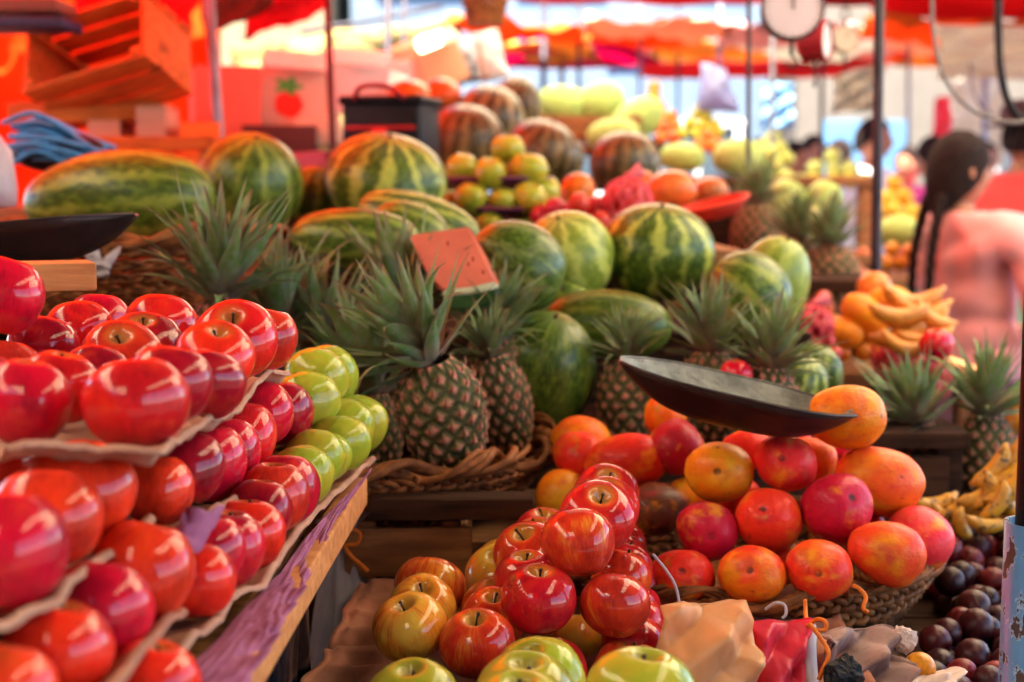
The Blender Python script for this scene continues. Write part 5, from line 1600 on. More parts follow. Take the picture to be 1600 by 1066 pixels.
# tilted wooden crate and others upper left
crate('wooden_crate', W(170, 96, 3.4), (.34, .17, .20), rotm(0, -14, 0) @ rotm(62, 0, -16), 'open slatted wooden crate tipped on its side at the upper left', 'crate_orange_lit', slats=3)
crate('wooden_crate', W(150, 178, 3.55), (.36, .26, .05), rotm(0, -2, 4), 'flat wooden crate under the tipped one', 'crate_orange_lit', slats=1)
crate('wooden_crate', W(230, 240, 3.3), (.34, .22, .07), rotm(0, 0, 4), 'low wooden crate behind the long watermelon', 'crate_orange_lit', slats=2)
mb = MB(); mb.box((0, 0, 0), (.20, .16, .022), None, .003); mb2 = MB()
o = mb.obj('plank', M['paint'], loc=W(44, 40, 3.2)); o.color = (.025, .03, .07, 1); tag(o, 'dark blue board at the top left corner', 'board')
mb = MB(); mb.box((0, 0, 0), (.19, .16, .03), None, .003)
o = mb.obj('plank', M['paint'], loc=W(40, 14, 3.25)); o.color = (.16, .06, .04, 1); tag(o, 'brown board lying on the dark blue one in the top left corner', 'board')
table('market_table', -1.7, -.42, 3.28, 4.5, 1.30, 'wooden table under the cartons at the back left', 'wood')
def twine_heap():
    o = empty('rope_bundle', W(92, 228, 2.75)); q = random.Random(4)
    mb = MB()
    for k in range(46):
        a = q.uniform(-.5, .5); y0 = q.uniform(-.05, .04); z0 = q.uniform(-.045, .035)
        P = [Vector((-.075 + q.uniform(-.02, .02), y0, z0 + .01)), Vector((-.02, y0 - .02 + q.uniform(-.02, .02), z0 + .018 + q.uniform(-.012, .012))), Vector((.03, y0 + q.uniform(-.02, .02), z0 * .8)), Vector((.095 + q.uniform(-.03, .01), y0, z0 * .5 - .02))]
        mb.tube(smooth_path(P, 6), q.uniform(.003, .006), 6)
    b = mb.obj('strands', M['paint'], o); b.color = (.06, .24, .50, 1)
    mb = MB(); e = ellip_mb(24, 16); mb.add([(v[0] * .09, v[1] * .05, v[2] * .04 - .012) for v in e.v], e.f)
    b = mb.obj('core', M['black'], o)
    tag(o, 'bundle of bright blue plastic rope above the long watermelon', 'rope')
twine_heap()
def jug():
    o = empty('plastic_jug', W(-26, 252, 2.3), (0, R(6), R(150))); mb = MB()
    mb.lathe([(.001, .075), (.016, .075), (.018, .05), (.03, .04), (.046, .01), (.048, -.05), (.044, -.075), (.001, -.077)], 32)
    b = mb.obj('body', M['white_film'], o)
    mb = MB(); mb.tube(smooth_path([Vector((.02, -.01, .05)), Vector((.055, -.01, .045)), Vector((.066, -.01, .0)), Vector((.045, -.01, -.035))], 6), .009, 10); mb.obj('handle', M['white_film'], o)
    mb = MB(); mb.lathe([(.001, .094), (.018, .092), (.019, .074), (.001, .074)], 24); mb.obj('cap', M['black'], o)
    tag(o, 'pinkish white plastic jug cut by the left edge beside the blue rope', 'jug')
jug()

# ================================================================== people
def skin_body(nodes, edges, name, mat, parent=None, sub=2, extra=None, root=0):
    me = bpy.data.meshes.new(name + '_rig'); me.from_pydata([n[0] for n in nodes], edges, [])
    t = bpy.data.objects.new('rig', me); COL.objects.link(t)
    t.modifiers.new('s', 'SKIN')
    for i, n in enumerate(nodes):
        r = n[1]; me.skin_vertices[0].data[i].radius = r if isinstance(r, tuple) else (r, r)
        me.skin_vertices[0].data[i].use_root = (i == root)
    m = t.modifiers.new('u', 'SUBSURF'); m.levels = sub; m.render_levels = sub
    dg = bpy.context.evaluated_depsgraph_get(); dg.update()
    ev = bpy.data.meshes.new_from_object(t.evaluated_get(dg))
    bpy.data.objects.remove(t)
    mb = MB(); mb.add([v.co.copy() for v in ev.vertices], [tuple(p.vertices) for p in ev.polygons])
    bpy.data.meshes.remove(ev)
    if extra: extra(mb)
    return mb.obj(name, mat, parent)
def head_mesh(mb, c, s=1., turn=0.):
    """head with brow, nose, lips, chin, ears facing -y before the turn"""
    b = len(mb.v); n, seg = 30, 36
    m3 = Matrix.Rotation(turn, 3, 'Z')
    for i in range(n + 1):
        t = pi * i / n; z = cos(t)
        for j in range(seg):
            q = 2 * pi * j / seg; x = sin(t) * sin(q); y = -sin(t) * cos(q)
            jaw = 1 - .26 * max(0, -z) ** 1.3
            X = x * .076 * jaw; Y = y * .094 * (1 - .10 * max(0, -z)); Z = z * .118
            f = max(0, -y)
            Y -= .020 * exp(-(x / .13) ** 2 - ((z + .14) / .20) ** 2) * f          # nose
            Y += .009 * (exp(-((abs(x) - .36) / .16) ** 2 - ((z - .06) / .10) ** 2)) * f      # eye sockets
            Y -= .006 * exp(-(x / .28) ** 2 - ((z + .50) / .07) ** 2) * f - .004 * exp(-(x / .3) ** 2 - ((z + .42) / .03) ** 2) * f
            Y -= .008 * exp(-(x / .3) ** 2 - ((z + .86) / .14) ** 2) * f
            X += .012 * np.sign(x) * exp(-((abs(y)) / .13) ** 2 - ((z + .06) / .2) ** 2) if abs(x) > .7 else 0   # ears
            p = m3 @ (Vector((X, Y, Z)) * s); mb.v.append(tuple(Vector(c) + p))
    for i in range(n):
        for j in range(seg):
            l = (j + 1) % seg
            mb.f.append((b + i * seg + j, b + (i + 1) * seg + j, b + (i + 1) * seg + l, b + i * seg + l))
def person(loc, H, rz, label, shirt, legs, hairc=(.012, .008, .008), arms='down', headturn=0., braids=False, hat=None, skirt=False, skin=(.42, .19, .12), wide=1.0, lean=0.):
    k = H / 1.70
    o = empty('person', loc, (0, 0, R(rz)))
    S = lambda x, y, z: (x * k, y * k, z * k)
    hc = Vector((0, -.02 - .3 * lean, 1.575)) * k
    sh = {}
    def arm(s):
        if arms == 'fwd': return [(s * .20 * wide, -.02, 1.37), (s * .245 * wide, -.06, 1.11), (s * .20, -.28, 1.03), (s * .18, -.36, 1.02)]
        return [(s * .20 * wide, 0, 1.37), (s * .25 * wide, .03, 1.10), (s * .25 * wide, -.06, .87), (s * .25 * wide, -.09, .80)]
    nodes = [(S(0, 0, .93), (.155 * k * wide, .115 * k)), (S(0, 0, 1.06), (.125 * k * wide, .095 * k)), (S(0, -.1 * lean, 1.22), (.145 * k * wide, .105 * k)), (S(0, -.2 * lean, 1.36), (.125 * k * wide, .085 * k)), (S(0, -.25 * lean, 1.43), .055 * k), (S(0, -.01 - .28 * lean, 1.50), .050 * k)]
    edges = [(i, i + 1) for i in range(5)]
    for s in (-1, 1):
        b = len(nodes); A = arm(s)
        for p, r in zip(A, (.058, .044, .030, .034)): nodes.append((S(*p), r * k))
        edges += [(3, b), (b, b + 1), (b + 1, b + 2), (b + 2, b + 3)]
        dv = (Vector(A[3]) - Vector(A[2])).normalized(); sd = Vector((0, 1, 0)) if arms == 'down' else Vector((1, 0, 0))
        for f, (off, ln) in enumerate([(-.028, .075), (-.010, .085), (.010, .08), (.026, .062)]):
            p = Vector(A[3]) + dv * .05 + sd * off; c = len(nodes)
            nodes.append((S(*p), .010 * k)); nodes.append((S(*(p + dv * ln * .6 + Vector((-s * .006, 0, -.004)))), .009 * k)); nodes.append((S(*(p + dv * ln + Vector((-s * .02, -.01, -.012)))), .007 * k))
            edges += [(b + 3, c), (c, c + 1), (c + 1, c + 2)]
        p = Vector(A[2]).lerp(Vector(A[3]), .6) - sd * .045; c = len(nodes)
        nodes.append((S(*p), .011 * k)); nodes.append((S(*(p + dv * .045 - sd * .012)), .009 * k)); edges += [(b + 3, c), (c, c + 1)]
    for s in (-1, 1):
        b = len(nodes)
        for p, r in [((s * .095 * wide, 0, .85), .085), ((s * .10, -.015, .48), .058), ((s * .10, .02, .10), .038), ((s * .11, -.13, .035), .036)]: nodes.append((S(*p), r * k))
        edges += [(0, b), (b, b + 1), (b + 1, b + 2), (b + 2, b + 3)]
    body = skin_body(nodes, edges, 'body', M['skin'], o, extra=lambda mb: head_mesh(mb, hc, k, headturn))
    # upper garment follows torso and arms
    g = .016 * k
    n2 = [(S(0, 0, .86), (.165 * k * wide + g, .125 * k + g)), (S(0, 0, .98), (.158 * k * wide + g, .118 * k + g)), (S(0, 0, 1.08), (.138 * k * wide + g, .108 * k + g)), (S(0, -.1 * lean, 1.22), (.152 * k * wide + g, .112 * k + g)), (S(0, -.2 * lean, 1.36), (.132 * k * wide + g, .092 * k + g)), (S(0, -.25 * lean, 1.425), .066 * k + g * .4)]
    e2 = [(i, i + 1) for i in range(5)]
    for s in (-1, 1):
        b = len(n2); A = arm(s)
        for p, r in zip(A[:3], (.066, .054, .042)): n2.append((S(*p), r * k + g * .9))
        e2 += [(4, b), (b, b + 1), (b + 1, b + 2)]
    gm = skin_body(n2, e2, 'sweater', M['cloth'], o, sub=3); gm.color = (*shirt, 1)
    # wrinkles
    for v in gm.data.vertices:
        p = v.co; w = .026 * abs(nz((p.x * 5 + p.z * 3, p.y * 5, p.z * 9))) + .010 * nz((p.x * 13, p.y * 13, p.z * 19)); v.co = p + v.normal * w
    if skirt:
        mb = MB(); mb.lathe([(.15 * k, .95 * k), (.19 * k, .88 * k), (.24 * k, .7 * k), (.30 * k, .40 * k), (.31 * k, .38 * k), (.29 * k, .39 * k), (.18 * k, .86 * k)], 60, lambda q, z: 1 + (.05 * sin(14 * q) * min(1, max(0, (.9 * k - z)) * 2)))
        b = mb.obj('skirt', M['cloth'], o); b.color = (*legs, 1)
    else:
        n3 = [(S(0, 0, .90), (.165 * k * wide, .125 * k))]; e3 = []
        for s in (-1, 1):
            b = len(n3)
            for p, r in [((s * .095 * wide, 0, .82), .100), ((s * .10, -.015, .48), .075), ((s * .10, .02, .11), .058)]: n3.append((S(*p), r * k))
            e3 += [(0, b), (b, b + 1), (b + 1, b + 2)]
        b = skin_body(n3, e3, 'trousers', M['cloth'], o); b.color = (*legs, 1)
    # hair cap, open over the face
    mb = MB(); m3 = Matrix.Rotation(headturn, 3, 'Z'); nu, nv = 48, 24
    def cap(u, v):
        q = 2 * pi * u; f = .5 + .5 * cos(q)           # 1 = face side
        tmax = pi * (.64 + (.14 if braids else .0) - .36 * f ** 1.5)
        t = tmax * v; x = sin(t) * sin(q); y = -sin(t) * cos(q); z = cos(t)
        r = 1.05 + .03 * nz((x * 5, y * 5, z * 4)) + .014 * sin(q * 46 + 3 * nz((x * 4, y * 4, z * 3))) * (.3 + v)
        low = max(0, v - .55) if braids else 0
        return hc + m3 @ (Vector((x * .078 * r * (1 - .35 * low), y * .100 * r + .004 + .03 * low, z * .122 * r - .10 * low * (1 - f))) * k)
    mb.grid(cap, nu, nv, closeu=True)
    h = mb.obj('hair', M['hair'], o); solid(h, .010)
    if braids:
        for s in (-1, 1):
            mb = MB(); P = []
            st = hc + m3 @ (Vector((s * .05, .085, -.075)) * k)
            for i in range(44):
                t = i / 43
                P.append(st + Vector((s * .012 * sin(min(1, t * 2) * pi / 2) * k, (.045 * sin(min(1, t * 1.7) * pi / 2)) * k, -.46 * t * k)))
            for ph in (0, 2.09, 4.19):
                mb.tube([p + Vector((.006 * cos(i * .5 + ph), .006 * sin(i * .5 + ph), 0)) for i, p in enumerate(P)], [.0115 * (1 - .5 * i / 43) for i in range(44)], 8)
            mb.obj('braid', M['hair'], h)
    # eyes, brows, mouth
    for s in (-1, 1):
        mb = MB(); e = ellip_mb(12, 8); c = hc + m3 @ (Vector((s * .030, -.081, .008)) * k); mb.add([c + m3 @ Vector((v[0] * .011, v[1] * .007, v[2] * .006)) for v in e.v], e.f)
        mb.obj('eye', M['black'], o)
        mb = MB(); mb.tube([hc + m3 @ (Vector((s * x, -.088 + abs(x - .03) * .35, .030 + .004 * (1 - abs(x - .032) * 40))) * k) for x in (.014, .024, .034, .044)], .0032, 6); mb.obj('eyebrow', M['hair'], o)
    mb = MB(); mb.tube([hc + m3 @ (Vector((x, -.093 + abs(x) * .35, -.052)) * k) for x in (-.022, -.011, 0, .011, .022)], [.002, .0045, .0045, .0045, .002], 6); b = mb.obj('lips', M['paint'], o); b.color = (.34, .08, .07, 1)
    for s in (-1, 1):
        mb = MB(); e = ellip_mb(18, 12); mb.add([Vector((s * .11, -.05, .035)) * k + Vector((v[0] * .05 * k, v[1] * .13 * k, max(-.034, v[2] * .045) * k)) for v in e.v], e.f); b = mb.obj('shoe', M['black'], o)
    if hat:
        mb = MB(); mb.lathe([(.001, .135), (.06, .13), (.088, .10), (.094, .05), (.096, .045), (.150, .035), (.152, .030), (.09, .036)], 36)
        b = mb.obj('hat', M['cloth'], o); b.color = (*hat, 1); b.location = hc + Vector((0, 0, .02)); b.scale = (k * 1.1,) * 3
    return tag(o, label, 'person', 'people in the market')
def gloc(px, d):
    u = (px - 800) / FPX
    return Vector((d * u, d * CT, 0))
person(gloc(1500, 4.15) + Vector((.03, -.03, 0)), 1.50, 108, 'woman with two black braids in a pale pink sweater, seen from behind', (.76, .30, .30), (.10, .04, .06), braids=True, skirt=True, wide=1.15, headturn=R(-10), arms='fwd', skin=(.42, .16, .11), lean=-.30)
person(gloc(1352, 8.0), 1.72, 60, 'person with short dark hair in a pale shirt beyond the thick dark pole', (.62, .60, .62), (.05, .06, .10))
person(gloc(1412, 8.6), 1.58, -40, 'person in a pinkish red jacket and navy scarf behind the yellow fruit', (.72, .05, .12), (.03, .04, .10))
person(gloc(1585, 5.9), 1.66, 150, 'person in a red shirt and dark hat at the right edge', (.72, .07, .06), (.03, .04, .09), hat=(.06, .02, .02))
person(gloc(1262, 9.0), 1.66, 20, 'person in dark clothes behind the guavas', (.06, .055, .05), (.04, .04, .05))
person(gloc(1232, 8.3), 1.60, 40, 'person in an orange top beside the pale pole', (.75, .25, .05), (.05, .05, .08))
person(gloc(1302, 9.8), 1.66, 120, 'person in a bright blue top far behind the guavas', (.05, .16, .50), (.05, .05, .08))
person(gloc(1452, 7.4), 1.60, 210, 'person in a magenta pink top near the hanging crimson garment', (.75, .06, .28), (.04, .05, .12))
person(gloc(1180, 10.2), 1.68, 160, 'person in a dark green top far behind the thin dark pole', (.06, .18, .10), (.04, .04, .05))
person(gloc(1528, 9.0), 1.62, 10, 'person in a red jumper far behind the woman with braids', (.65, .05, .05), (.04, .05, .12))
person(gloc(1020, 9.5), 1.66, 200, 'person with dark hair far behind the orange pyramid', (.30, .28, .32), (.05, .05, .08))
# ================================================================== poles, scales, cords
pole(327, 0, 343, 222, 3.45, .0125, M['pole_grey'], 'bluish grey pole in front of the salmon red carton')
pole(512, 0, 520, 236, 3.75, .0105, M['pole_red'], 'maroon pole beside the tomato printed carton')
pole(606, 0, 606, 130, 5.6, .015, M['pole_dark'], 'dark pole behind the squashes, thicker of a close pair')
pole(632, 0, 630, 130, 5.9, .010, M['pole_dark'], 'dark pole behind the squashes, thinner of a close pair')
pole(1170, 22, 1169, 310, 3.7, .0068, M['pole_dark'], 'thin dark pole rising from beside the red plate')
pole(1208, 60, 1206, 260, 5.5, .010, M['pole_grey'], 'thin pale pole behind the thin dark one')
pole(1374, 0, 1368, 440, 3.05, .0115, M['pole_dark'], 'thick dark pole between the pineapple heap and the woman')
pole(850, 30, 849, 150, 8.0, .018, M['pole_dark'], 'far dark pole under the magenta canopy')
pole(1540, 40, 1538, 260, 9.0, .018, M['pole_grey'], 'far pale pole before the white backdrop')
def dial_scale(px, py, d, rpx, yaw, face, body, label):
    o = empty('hanging_scale', W(px, py, d), (0, 0, R(yaw))); r = rpx * d / FPX
    mb = MB()
    def ring(y0, y1, r0, r1):
        n = 44
        mb.add([(r0 * cos(2 * pi * k / n), y0, r0 * sin(2 * pi * k / n)) for k in range(n)] + [(r1 * cos(2 * pi * k / n), y1, r1 * sin(2 * pi * k / n)) for k in range(n)], [(k, (k + 1) % n, n + (k + 1) % n, n + k) for k in range(n)])
        return n
    ring(-.026, .026, r, r); ring(-.026, -.030, r, r * .95); ring(-.030, -.024, r * .95, r * .92); ring(.026, .036, r, r * .7)
    n = 44; mb.add([(r * .7 * cos(2 * pi * k / n), .036, r * .7 * sin(2 * pi * k / n)) for k in range(n)], [tuple(range(n))])
    b = mb.obj('housing', M['paint'], o); b.color = (*body, 1)
    mb = MB(); mb.add([(r * .93 * cos(2 * pi * k / n), -.0245, r * .93 * sin(2 * pi * k / n)) for k in range(n)], [tuple(range(n))])
    b = mb.obj('dial', M['paint'], o, smooth=False); b.color = (*face, 1)
    mb = MB()
    for k in range(24):
        q = 2 * pi * k / 24; mb.box((r * .84 * cos(q), -.0262, r * .84 * sin(q)), (r * .12, .001, r * .018), Matrix.Rotation(-q, 3, 'Y'))
    b = mb.obj('tick_marks', M['black'], o)
    mb = MB(); mb.box((0, -.0275, r * .28), (r * .04, .0014, r * .66), None); mb.obj('pointer', M['black'], o)
    mb = MB(); mb.tube([(0, 0, r), (0, 0, r + .02)], .006, 8); mb.tube([(.014 * cos(a), 0, r + .034 + .014 * sin(a)) for a in [k * 2 * pi / 20 for k in range(20)]], .003, 6, closed=True)
    mb.tube([(0, 0, r + .048), (0, 0, .7)], .0025, 6); mb.obj('hanger', M['metal_dark'], o)
    mb = MB(); mb.tube([(0, 0, -r), (0, 0, -r - .03)], .004, 8); mb.tube(smooth_path([Vector((0, 0, -r - .03)), Vector((.012, 0, -r - .042)), Vector((.004, 0, -r - .056)), Vector((-.008, 0, -r - .048))], 5), .0028, 6); mb.obj('hook', M['metal_dark'], o)
    return tag(o, label, 'hanging scale', 'hanging dial scales')
dial_scale(1238, 14, 3.0, 49, -6, (.80, .66, .70), (.05, .02, .03), 'large hanging dial scale with a pinkish white face and dark rim')
dial_scale(1274, 64, 3.25, 32, 62, (.7, .6, .6), (.34, .02, .03), 'maroon hanging scale turned nearly edge on beside the large white dial')
dial_scale(1320, 62, 4.2, 21, 0, (.62, .64, .48), (.40, .42, .34), 'small hanging scale with a pale greenish face by the thick dark pole')
def cable(pts, r, mat, lab, name='cable'):
    P = [W(*p) for p in pts]; mb = MB(); mb.tube([p - P[0] for p in smooth_path(P, 8)], r, 8)
    o = mb.obj(name, mat, loc=P[0]); return tag(o, lab, name)
M['hose'] = simple_mat('grey_hose', (.17, .15, .15), .4, .2, 10)
cable([(1458, -260, 3.0), (1455, -80, 3.0), (1456, 0, 3.0), (1459, 60, 3.0), (1474, 118, 3.0), (1502, 158, 3.0), (1542, 183, 3.0), (1600, 190, 3.0), (1680, 150, 3.0)], .0042, M['hose'], 'grey hose hanging in a loop above the woman', 'hose')
cable([(1562, -120, 3.4), (1560, 60, 3.4), (1567, 130, 3.4), (1580, 168, 3.4), (1604, 190, 3.4), (1660, 190, 3.4)], .010, M['black'], 'black strap hanging beside the grey hose', 'strap')
cable([(1516, 100, 5.0), (1520, 140, 5.0), (1534, 168, 5.0), (1552, 180, 5.0)], .006, M['hose'], 'short pale cord hanging behind the grey hose', 'cord')
bag_sheet('hanging_bag', [(1096, 96, 5.2), (1134, 108, 5.2), (1156, 178, 5.2), (1088, 172, 5.2)], plastic_film('lavender_film', (.50, .56, .85), .35, .6), 'lavender blue plastic bag hanging above the limes', seed=31, bulge=.07, back=.07)
bag_sheet('hanging_cloth', [(1462, 152, 8.0), (1484, 150, 8.0), (1492, 244, 8.0), (1454, 240, 8.0)], M['pink_film'], 'crimson garment hanging before the white backdrop', seed=33, bulge=.04, back=.04)

# ================================================================== tarps overhead and behind
T = {}
T['red'] = tarp_mat('red_tarp', (.72, .035, .045), (.62, .02, .03), .55)
T['orange'] = tarp_mat('orange_tarp', (.85, .16, .02), (.80, .10, .015), .75)
T['maroon'] = tarp_mat('maroon_tarp', (.12, .035, .028), (.09, .026, .02), .15)
T['magenta'] = tarp_mat('magenta_tarp', (.75, .02, .22), (.66, .015, .16), .55)
T['pink'] = tarp_mat('pale_pink_tarp', (.62, .34, .30), (.55, .27, .25), .3)
T['cream'] = tarp_mat('cream_tarp', (.40, .31, .12), (.34, .26, .10), .4)
T['white'] = tarp_mat('white_tarp', (.88, .81, .68), (.84, .77, .64), .86)
T['far_orange'] = tarp_mat('faded_orange_tarp', (.78, .17, .03), (.70, .12, .02), .3)
T['far_red'] = tarp_mat('faded_red_tarp', (.60, .04, .05), (.52, .03, .04), .28)
T['far_white'] = tarp_mat('dusty_white_tarp', (.62, .58, .49), (.54, .50, .42), .4)
T['brown'] = tarp_mat('brown_tarp', (.16, .04, .025), (.10, .025, .018), .2)
T['amber'] = tarp_mat('amber_tarp', (.70, .30, .06), (.62, .26, .05), .3)
T['blue'] = tarp_mat('light_blue_tarp', (.30, .55, .75), (.26, .48, .70), .5)
V = Vector
def H(px, d, z):          # a point at height z seen in column px
    u = (px - 800) / FPX; return V((d * u, d * CT + .0, z))
# overhead tarps, most of them unseen and added to shape the light
tarp('canopy_tarp', (V((-1.15, .16, 2.35)), V((.76, .16, 2.35)), V((.76, 2.42, 2.27)), V((-1.12, 2.42, 2.27))), T['maroon'], 'unseen dark red tarp added over the front stalls to shade them', .06)  # out of view; added as a dark ceiling above the fruit
tarp('canopy_tarp', (V((-.46, 2.30, 2.36)), V((.76, 2.30, 2.36)), V((.76, 3.40, 2.32)), V((-.46, 3.40, 2.32))), T['far_white'], 'unseen pale tarp piece added to brighten the melons and fruit plates', .03)  # out of view; added to let paler light onto the melons
tarp('canopy_tarp', (V((-1.05, -1.0, 2.50)), V((-.45, -1.0, 2.50)), V((-.45, .14, 2.42)), V((-1.05, .14, 2.42))), T['white'], 'unseen white tarp added over the aisle as a soft key light', .05)  # sunlit sheet out of view, added as soft key from above
tarp('canopy_tarp', (V((-.42, -1.5, 2.50)), V((2.1, -1.5, 2.50)), V((2.1, .14, 2.42)), V((-.42, .14, 2.42))), T['maroon'], 'unseen dark red tarp added over the aisle to darken the sky there', .05)  # out of view; added to keep the rest of the aisle dark
tarp('canopy_tarp', (V((-1.75, -.4, 2.37)), V((-1.2, -.4, 2.37)), V((-1.18, 2.4, 2.31)), V((-1.75, 2.4, 2.31))), T['white'], 'unseen white tarp strip added for highlights on the left of the apples', .04)  # out of view; added bright strip reflected in the apples' left sides
tarp('canopy_tarp', (V((.80, -.4, 2.37)), V((1.28, -.4, 2.37)), V((1.28, 3.6, 2.31)), V((.80, 3.6, 2.31))), T['white'], 'unseen white tarp strip added for rim light from the right', .04)  # out of view; added bright strip for rims on the fruit's right
tarp('canopy_tarp', (V((1.2, 1.9, 2.44)), V((2.6, 1.9, 2.44)), V((2.6, 4.9, 2.40)), V((1.2, 4.9, 2.40))), T['white'], 'unseen white tarp added on the right to light the melons', .04)  # out of view; added to brighten the right sides of the melons
tarp('canopy_tarp', (V((1.12, -.4, 2.46)), V((2.6, -.4, 2.46)), V((2.6, 1.95, 2.45)), V((1.12, 1.95, 2.45))), T['maroon'], 'unseen dark red tarp added on the right to narrow the highlights', .04)  # out of view; added dark so right-hand reflections stay narrow
tarp('canopy_tarp', (V((-3.4, 2.26, 2.32)), V((-.34, 2.26, 2.32)), V((-.36, 5.2, 2.14)), V((-3.6, 5.2, 2.12))), T['orange'], 'orange tarp stretched over the crates at the upper left', .06)
tarp('canopy_tarp', (V((-.46, 3.3, 2.27)), V((1.25, 3.3, 2.27)), V((1.25, 4.45, 2.24)), V((-.46, 4.45, 2.24))), T['red'], 'red tarp stretched over the plates and brown melons', .04)
tarp('canopy_tarp', (V((-.30, 4.3, 2.36)), V((1.28, 4.3, 2.36)), V((1.28, 6.1, 2.36)), V((-.30, 6.1, 2.36))), T['white'], 'unseen white tarp added to soften the sun on the far pale melons', .03)  # above the frame; added to diffuse direct sun on the melons
tarp('canopy_tarp', (V((1.2, 4.7, 2.48)), V((3.6, 4.7, 2.48)), V((3.6, 7.3, 2.44)), V((1.2, 7.3, 2.44))), T['pink'], 'unseen pink tarp added to keep sun off the far yellow fruit', .03)  # above the frame; added to block direct sun on the yellow heaps
tarp('canopy_tarp', (V((1.18, 4.5, 2.08)), V((3.2, 4.5, 2.03)), V((3.4, 5.6, 1.97)), V((1.38, 5.6, 2.03))), T['red'], 'bright red tarp at the upper right above the grey hose', .04)
# behind the crates
tarp('wall_tarp', (W(-260, 330, 5.2), W(345, 330, 5.2), W(345, -60, 5.2), W(-260, -60, 5.2)), T['orange'], 'orange tarp wall hanging behind the crates at the left', .0, wr=.03)
tarp('wall_tarp', (W(120, 60, 4.9), W(300, 60, 4.9), W(310, -60, 4.9), W(110, -60, 4.9)), T['red'], 'red cloth hanging above the tipped crate', .0, wr=.02)
tarp('wall_tarp', (W(318, 60, 3.9), W(425, 12, 3.9), W(440, -90, 3.9), W(310, -90, 3.9)), T['brown'], 'dark brown cloth flap hanging over the grey pole', .0, wr=.01)
tarp('canopy_tarp', (W(380, 60, 5.2), W(500, 20, 5.2), W(560, -60, 5.0), W(400, -60, 5.0)), T['red'], 'red awning edge sloping down beside the maroon pole', .02, wr=.01)
tarp('wall_tarp', (W(360, 320, 7.4), W(720, 320, 7.4), W(720, 32, 7.4), W(360, 66, 7.4)), T['cream'], 'cream tarp wall hanging behind the cartons', .0, wr=.05)
cable([(470, 50, 7.3), (560, 36, 7.3), (690, 10, 7.3)], .014, M['pole_dark'], 'dark rope along the top of the cream tarp wall', 'rope')
# far canopies, each with its own pitch
far = [
 ((-.15, 6.2, 2.26), (2.0, 6.2, 2.22), (2.1, 6.9, 2.22), (-.1, 6.9, 2.25), 'far_red', 'long red canopy edge along the top over the pale melons'),
 ((2.5, 6.6, 2.10), (3.8, 6.6, 2.10), (3.8, 8.0, 2.02), (2.5, 8.0, 2.02), 'white', 'white canopy behind the grey hose'),
 ((.9, 10.4, 2.24), (2.7, 10.4, 2.26), (2.8, 10.9, 2.19), (1.0, 10.9, 2.17), 'far_red', 'low red canopy behind the hanging scales'),
]
for k, (a, b, c, d, m, lab) in enumerate(far):
    tarp('canopy_tarp', (V(a), V(b), V(c), V(d)), T[m], lab, .03, seed=k)
T['far_yellow'] = tarp_mat('faded_yellow_tarp', (.74, .42, .10), (.66, .36, .08), .3)
T['far_peach'] = tarp_mat('faded_peach_tarp', (.78, .38, .24), (.70, .32, .20), .3)
NAMES = {'far_orange': 'orange', 'pink': 'faded pink', 'amber': 'amber', 'far_red': 'red', 'far_white': 'dusty white', 'far_yellow': 'yellow', 'far_peach': 'peach', 'cream': 'brownish cream'}
rows = [(7.3, ['far_orange', 'far_peach', 'pink', 'far_orange', 'far_yellow'], 'nearest row'), (8.4, ['amber', 'far_orange', 'far_white', 'far_peach', 'pink'], 'second row'),
        (9.5, ['far_red', 'amber', 'far_peach', 'far_orange', 'far_yellow'], 'third row'), (10.7, ['far_orange', 'far_yellow', 'pink', 'far_red', 'far_peach'], 'fourth row'), (12.2, ['pink', 'far_white', 'far_orange', 'amber', 'far_red'], 'farthest row')]
q = random.Random(9); ORDN = ['first', 'second', 'third', 'fourth', 'fifth']
for ri, (y0, cols, rn) in enumerate(rows):
    x = -.35 + .15 * ri
    for k, cn in enumerate(cols):
        wd = q.uniform(.55, .85) * (1 + .12 * ri); dp = q.uniform(.55, .95)
        pyn = q.uniform(24, 52) + 8 * ri; v = (533 - pyn) / FPX
        z0 = CAMZ + y0 * (-ST + v * CT) / CT + .0
        tl = q.uniform(-.05, .03); sl = q.uniform(-.07, .07)
        tarp('awning', (V((x, y0, z0)), V((x + wd, y0 + q.uniform(-.1, .1), z0 + sl)), V((x + wd + .1, y0 + dp, z0 + sl + tl)), V((x + .08, y0 + dp + q.uniform(-.1, .2), z0 + tl))), T[cn],
             NAMES[cn] + ' awning panel, ' + ORDN[k] + ' in the ' + rn + ' of far awnings', q.uniform(.02, .07), seed=ri * 7 + k, group='far awning panels', cat='awning', wr=.02)
        x += wd * q.uniform(.92, 1.15)
for k, (px, d) in enumerate([(905, 7.6), (1000, 8.6), (1060, 9.6), (1125, 8.0), (1285, 7.7), (1420, 8.8)]):
    pole(px, 20, px - 1, 200, d, .012, M['pole_grey'] if k % 2 else M['pole_dark'], ('pale' if k % 2 else 'dark') + ' far pole holding the awnings, ' + ['first', 'second', 'third', 'fourth', 'fifth', 'sixth'][k] + ' after the magenta umbrella')
tarp('wall_tarp', (W(1300, 176, 6.4), W(1366, 172, 6.4), W(1366, 100, 6.4), W(1304, 118, 6.4)), T['far_white'], 'cream cloth hanging behind the thick dark pole', .0, wr=.02)
tarp('wall_tarp', (W(1470, 122, 6.0), W(1640, 124, 6.0), W(1640, 46, 6.0), W(1458, 36, 6.0)), T['white'], 'white cloth hanging under the bright red tarp', .0, wr=.02)
tarp('wall_tarp', (W(1486, 260, 10), W(1570, 260, 10), W(1570, 120, 10), W(1490, 120, 10)), T['white'], 'white backdrop cloth beyond the red shirted person', .0, wr=.02)
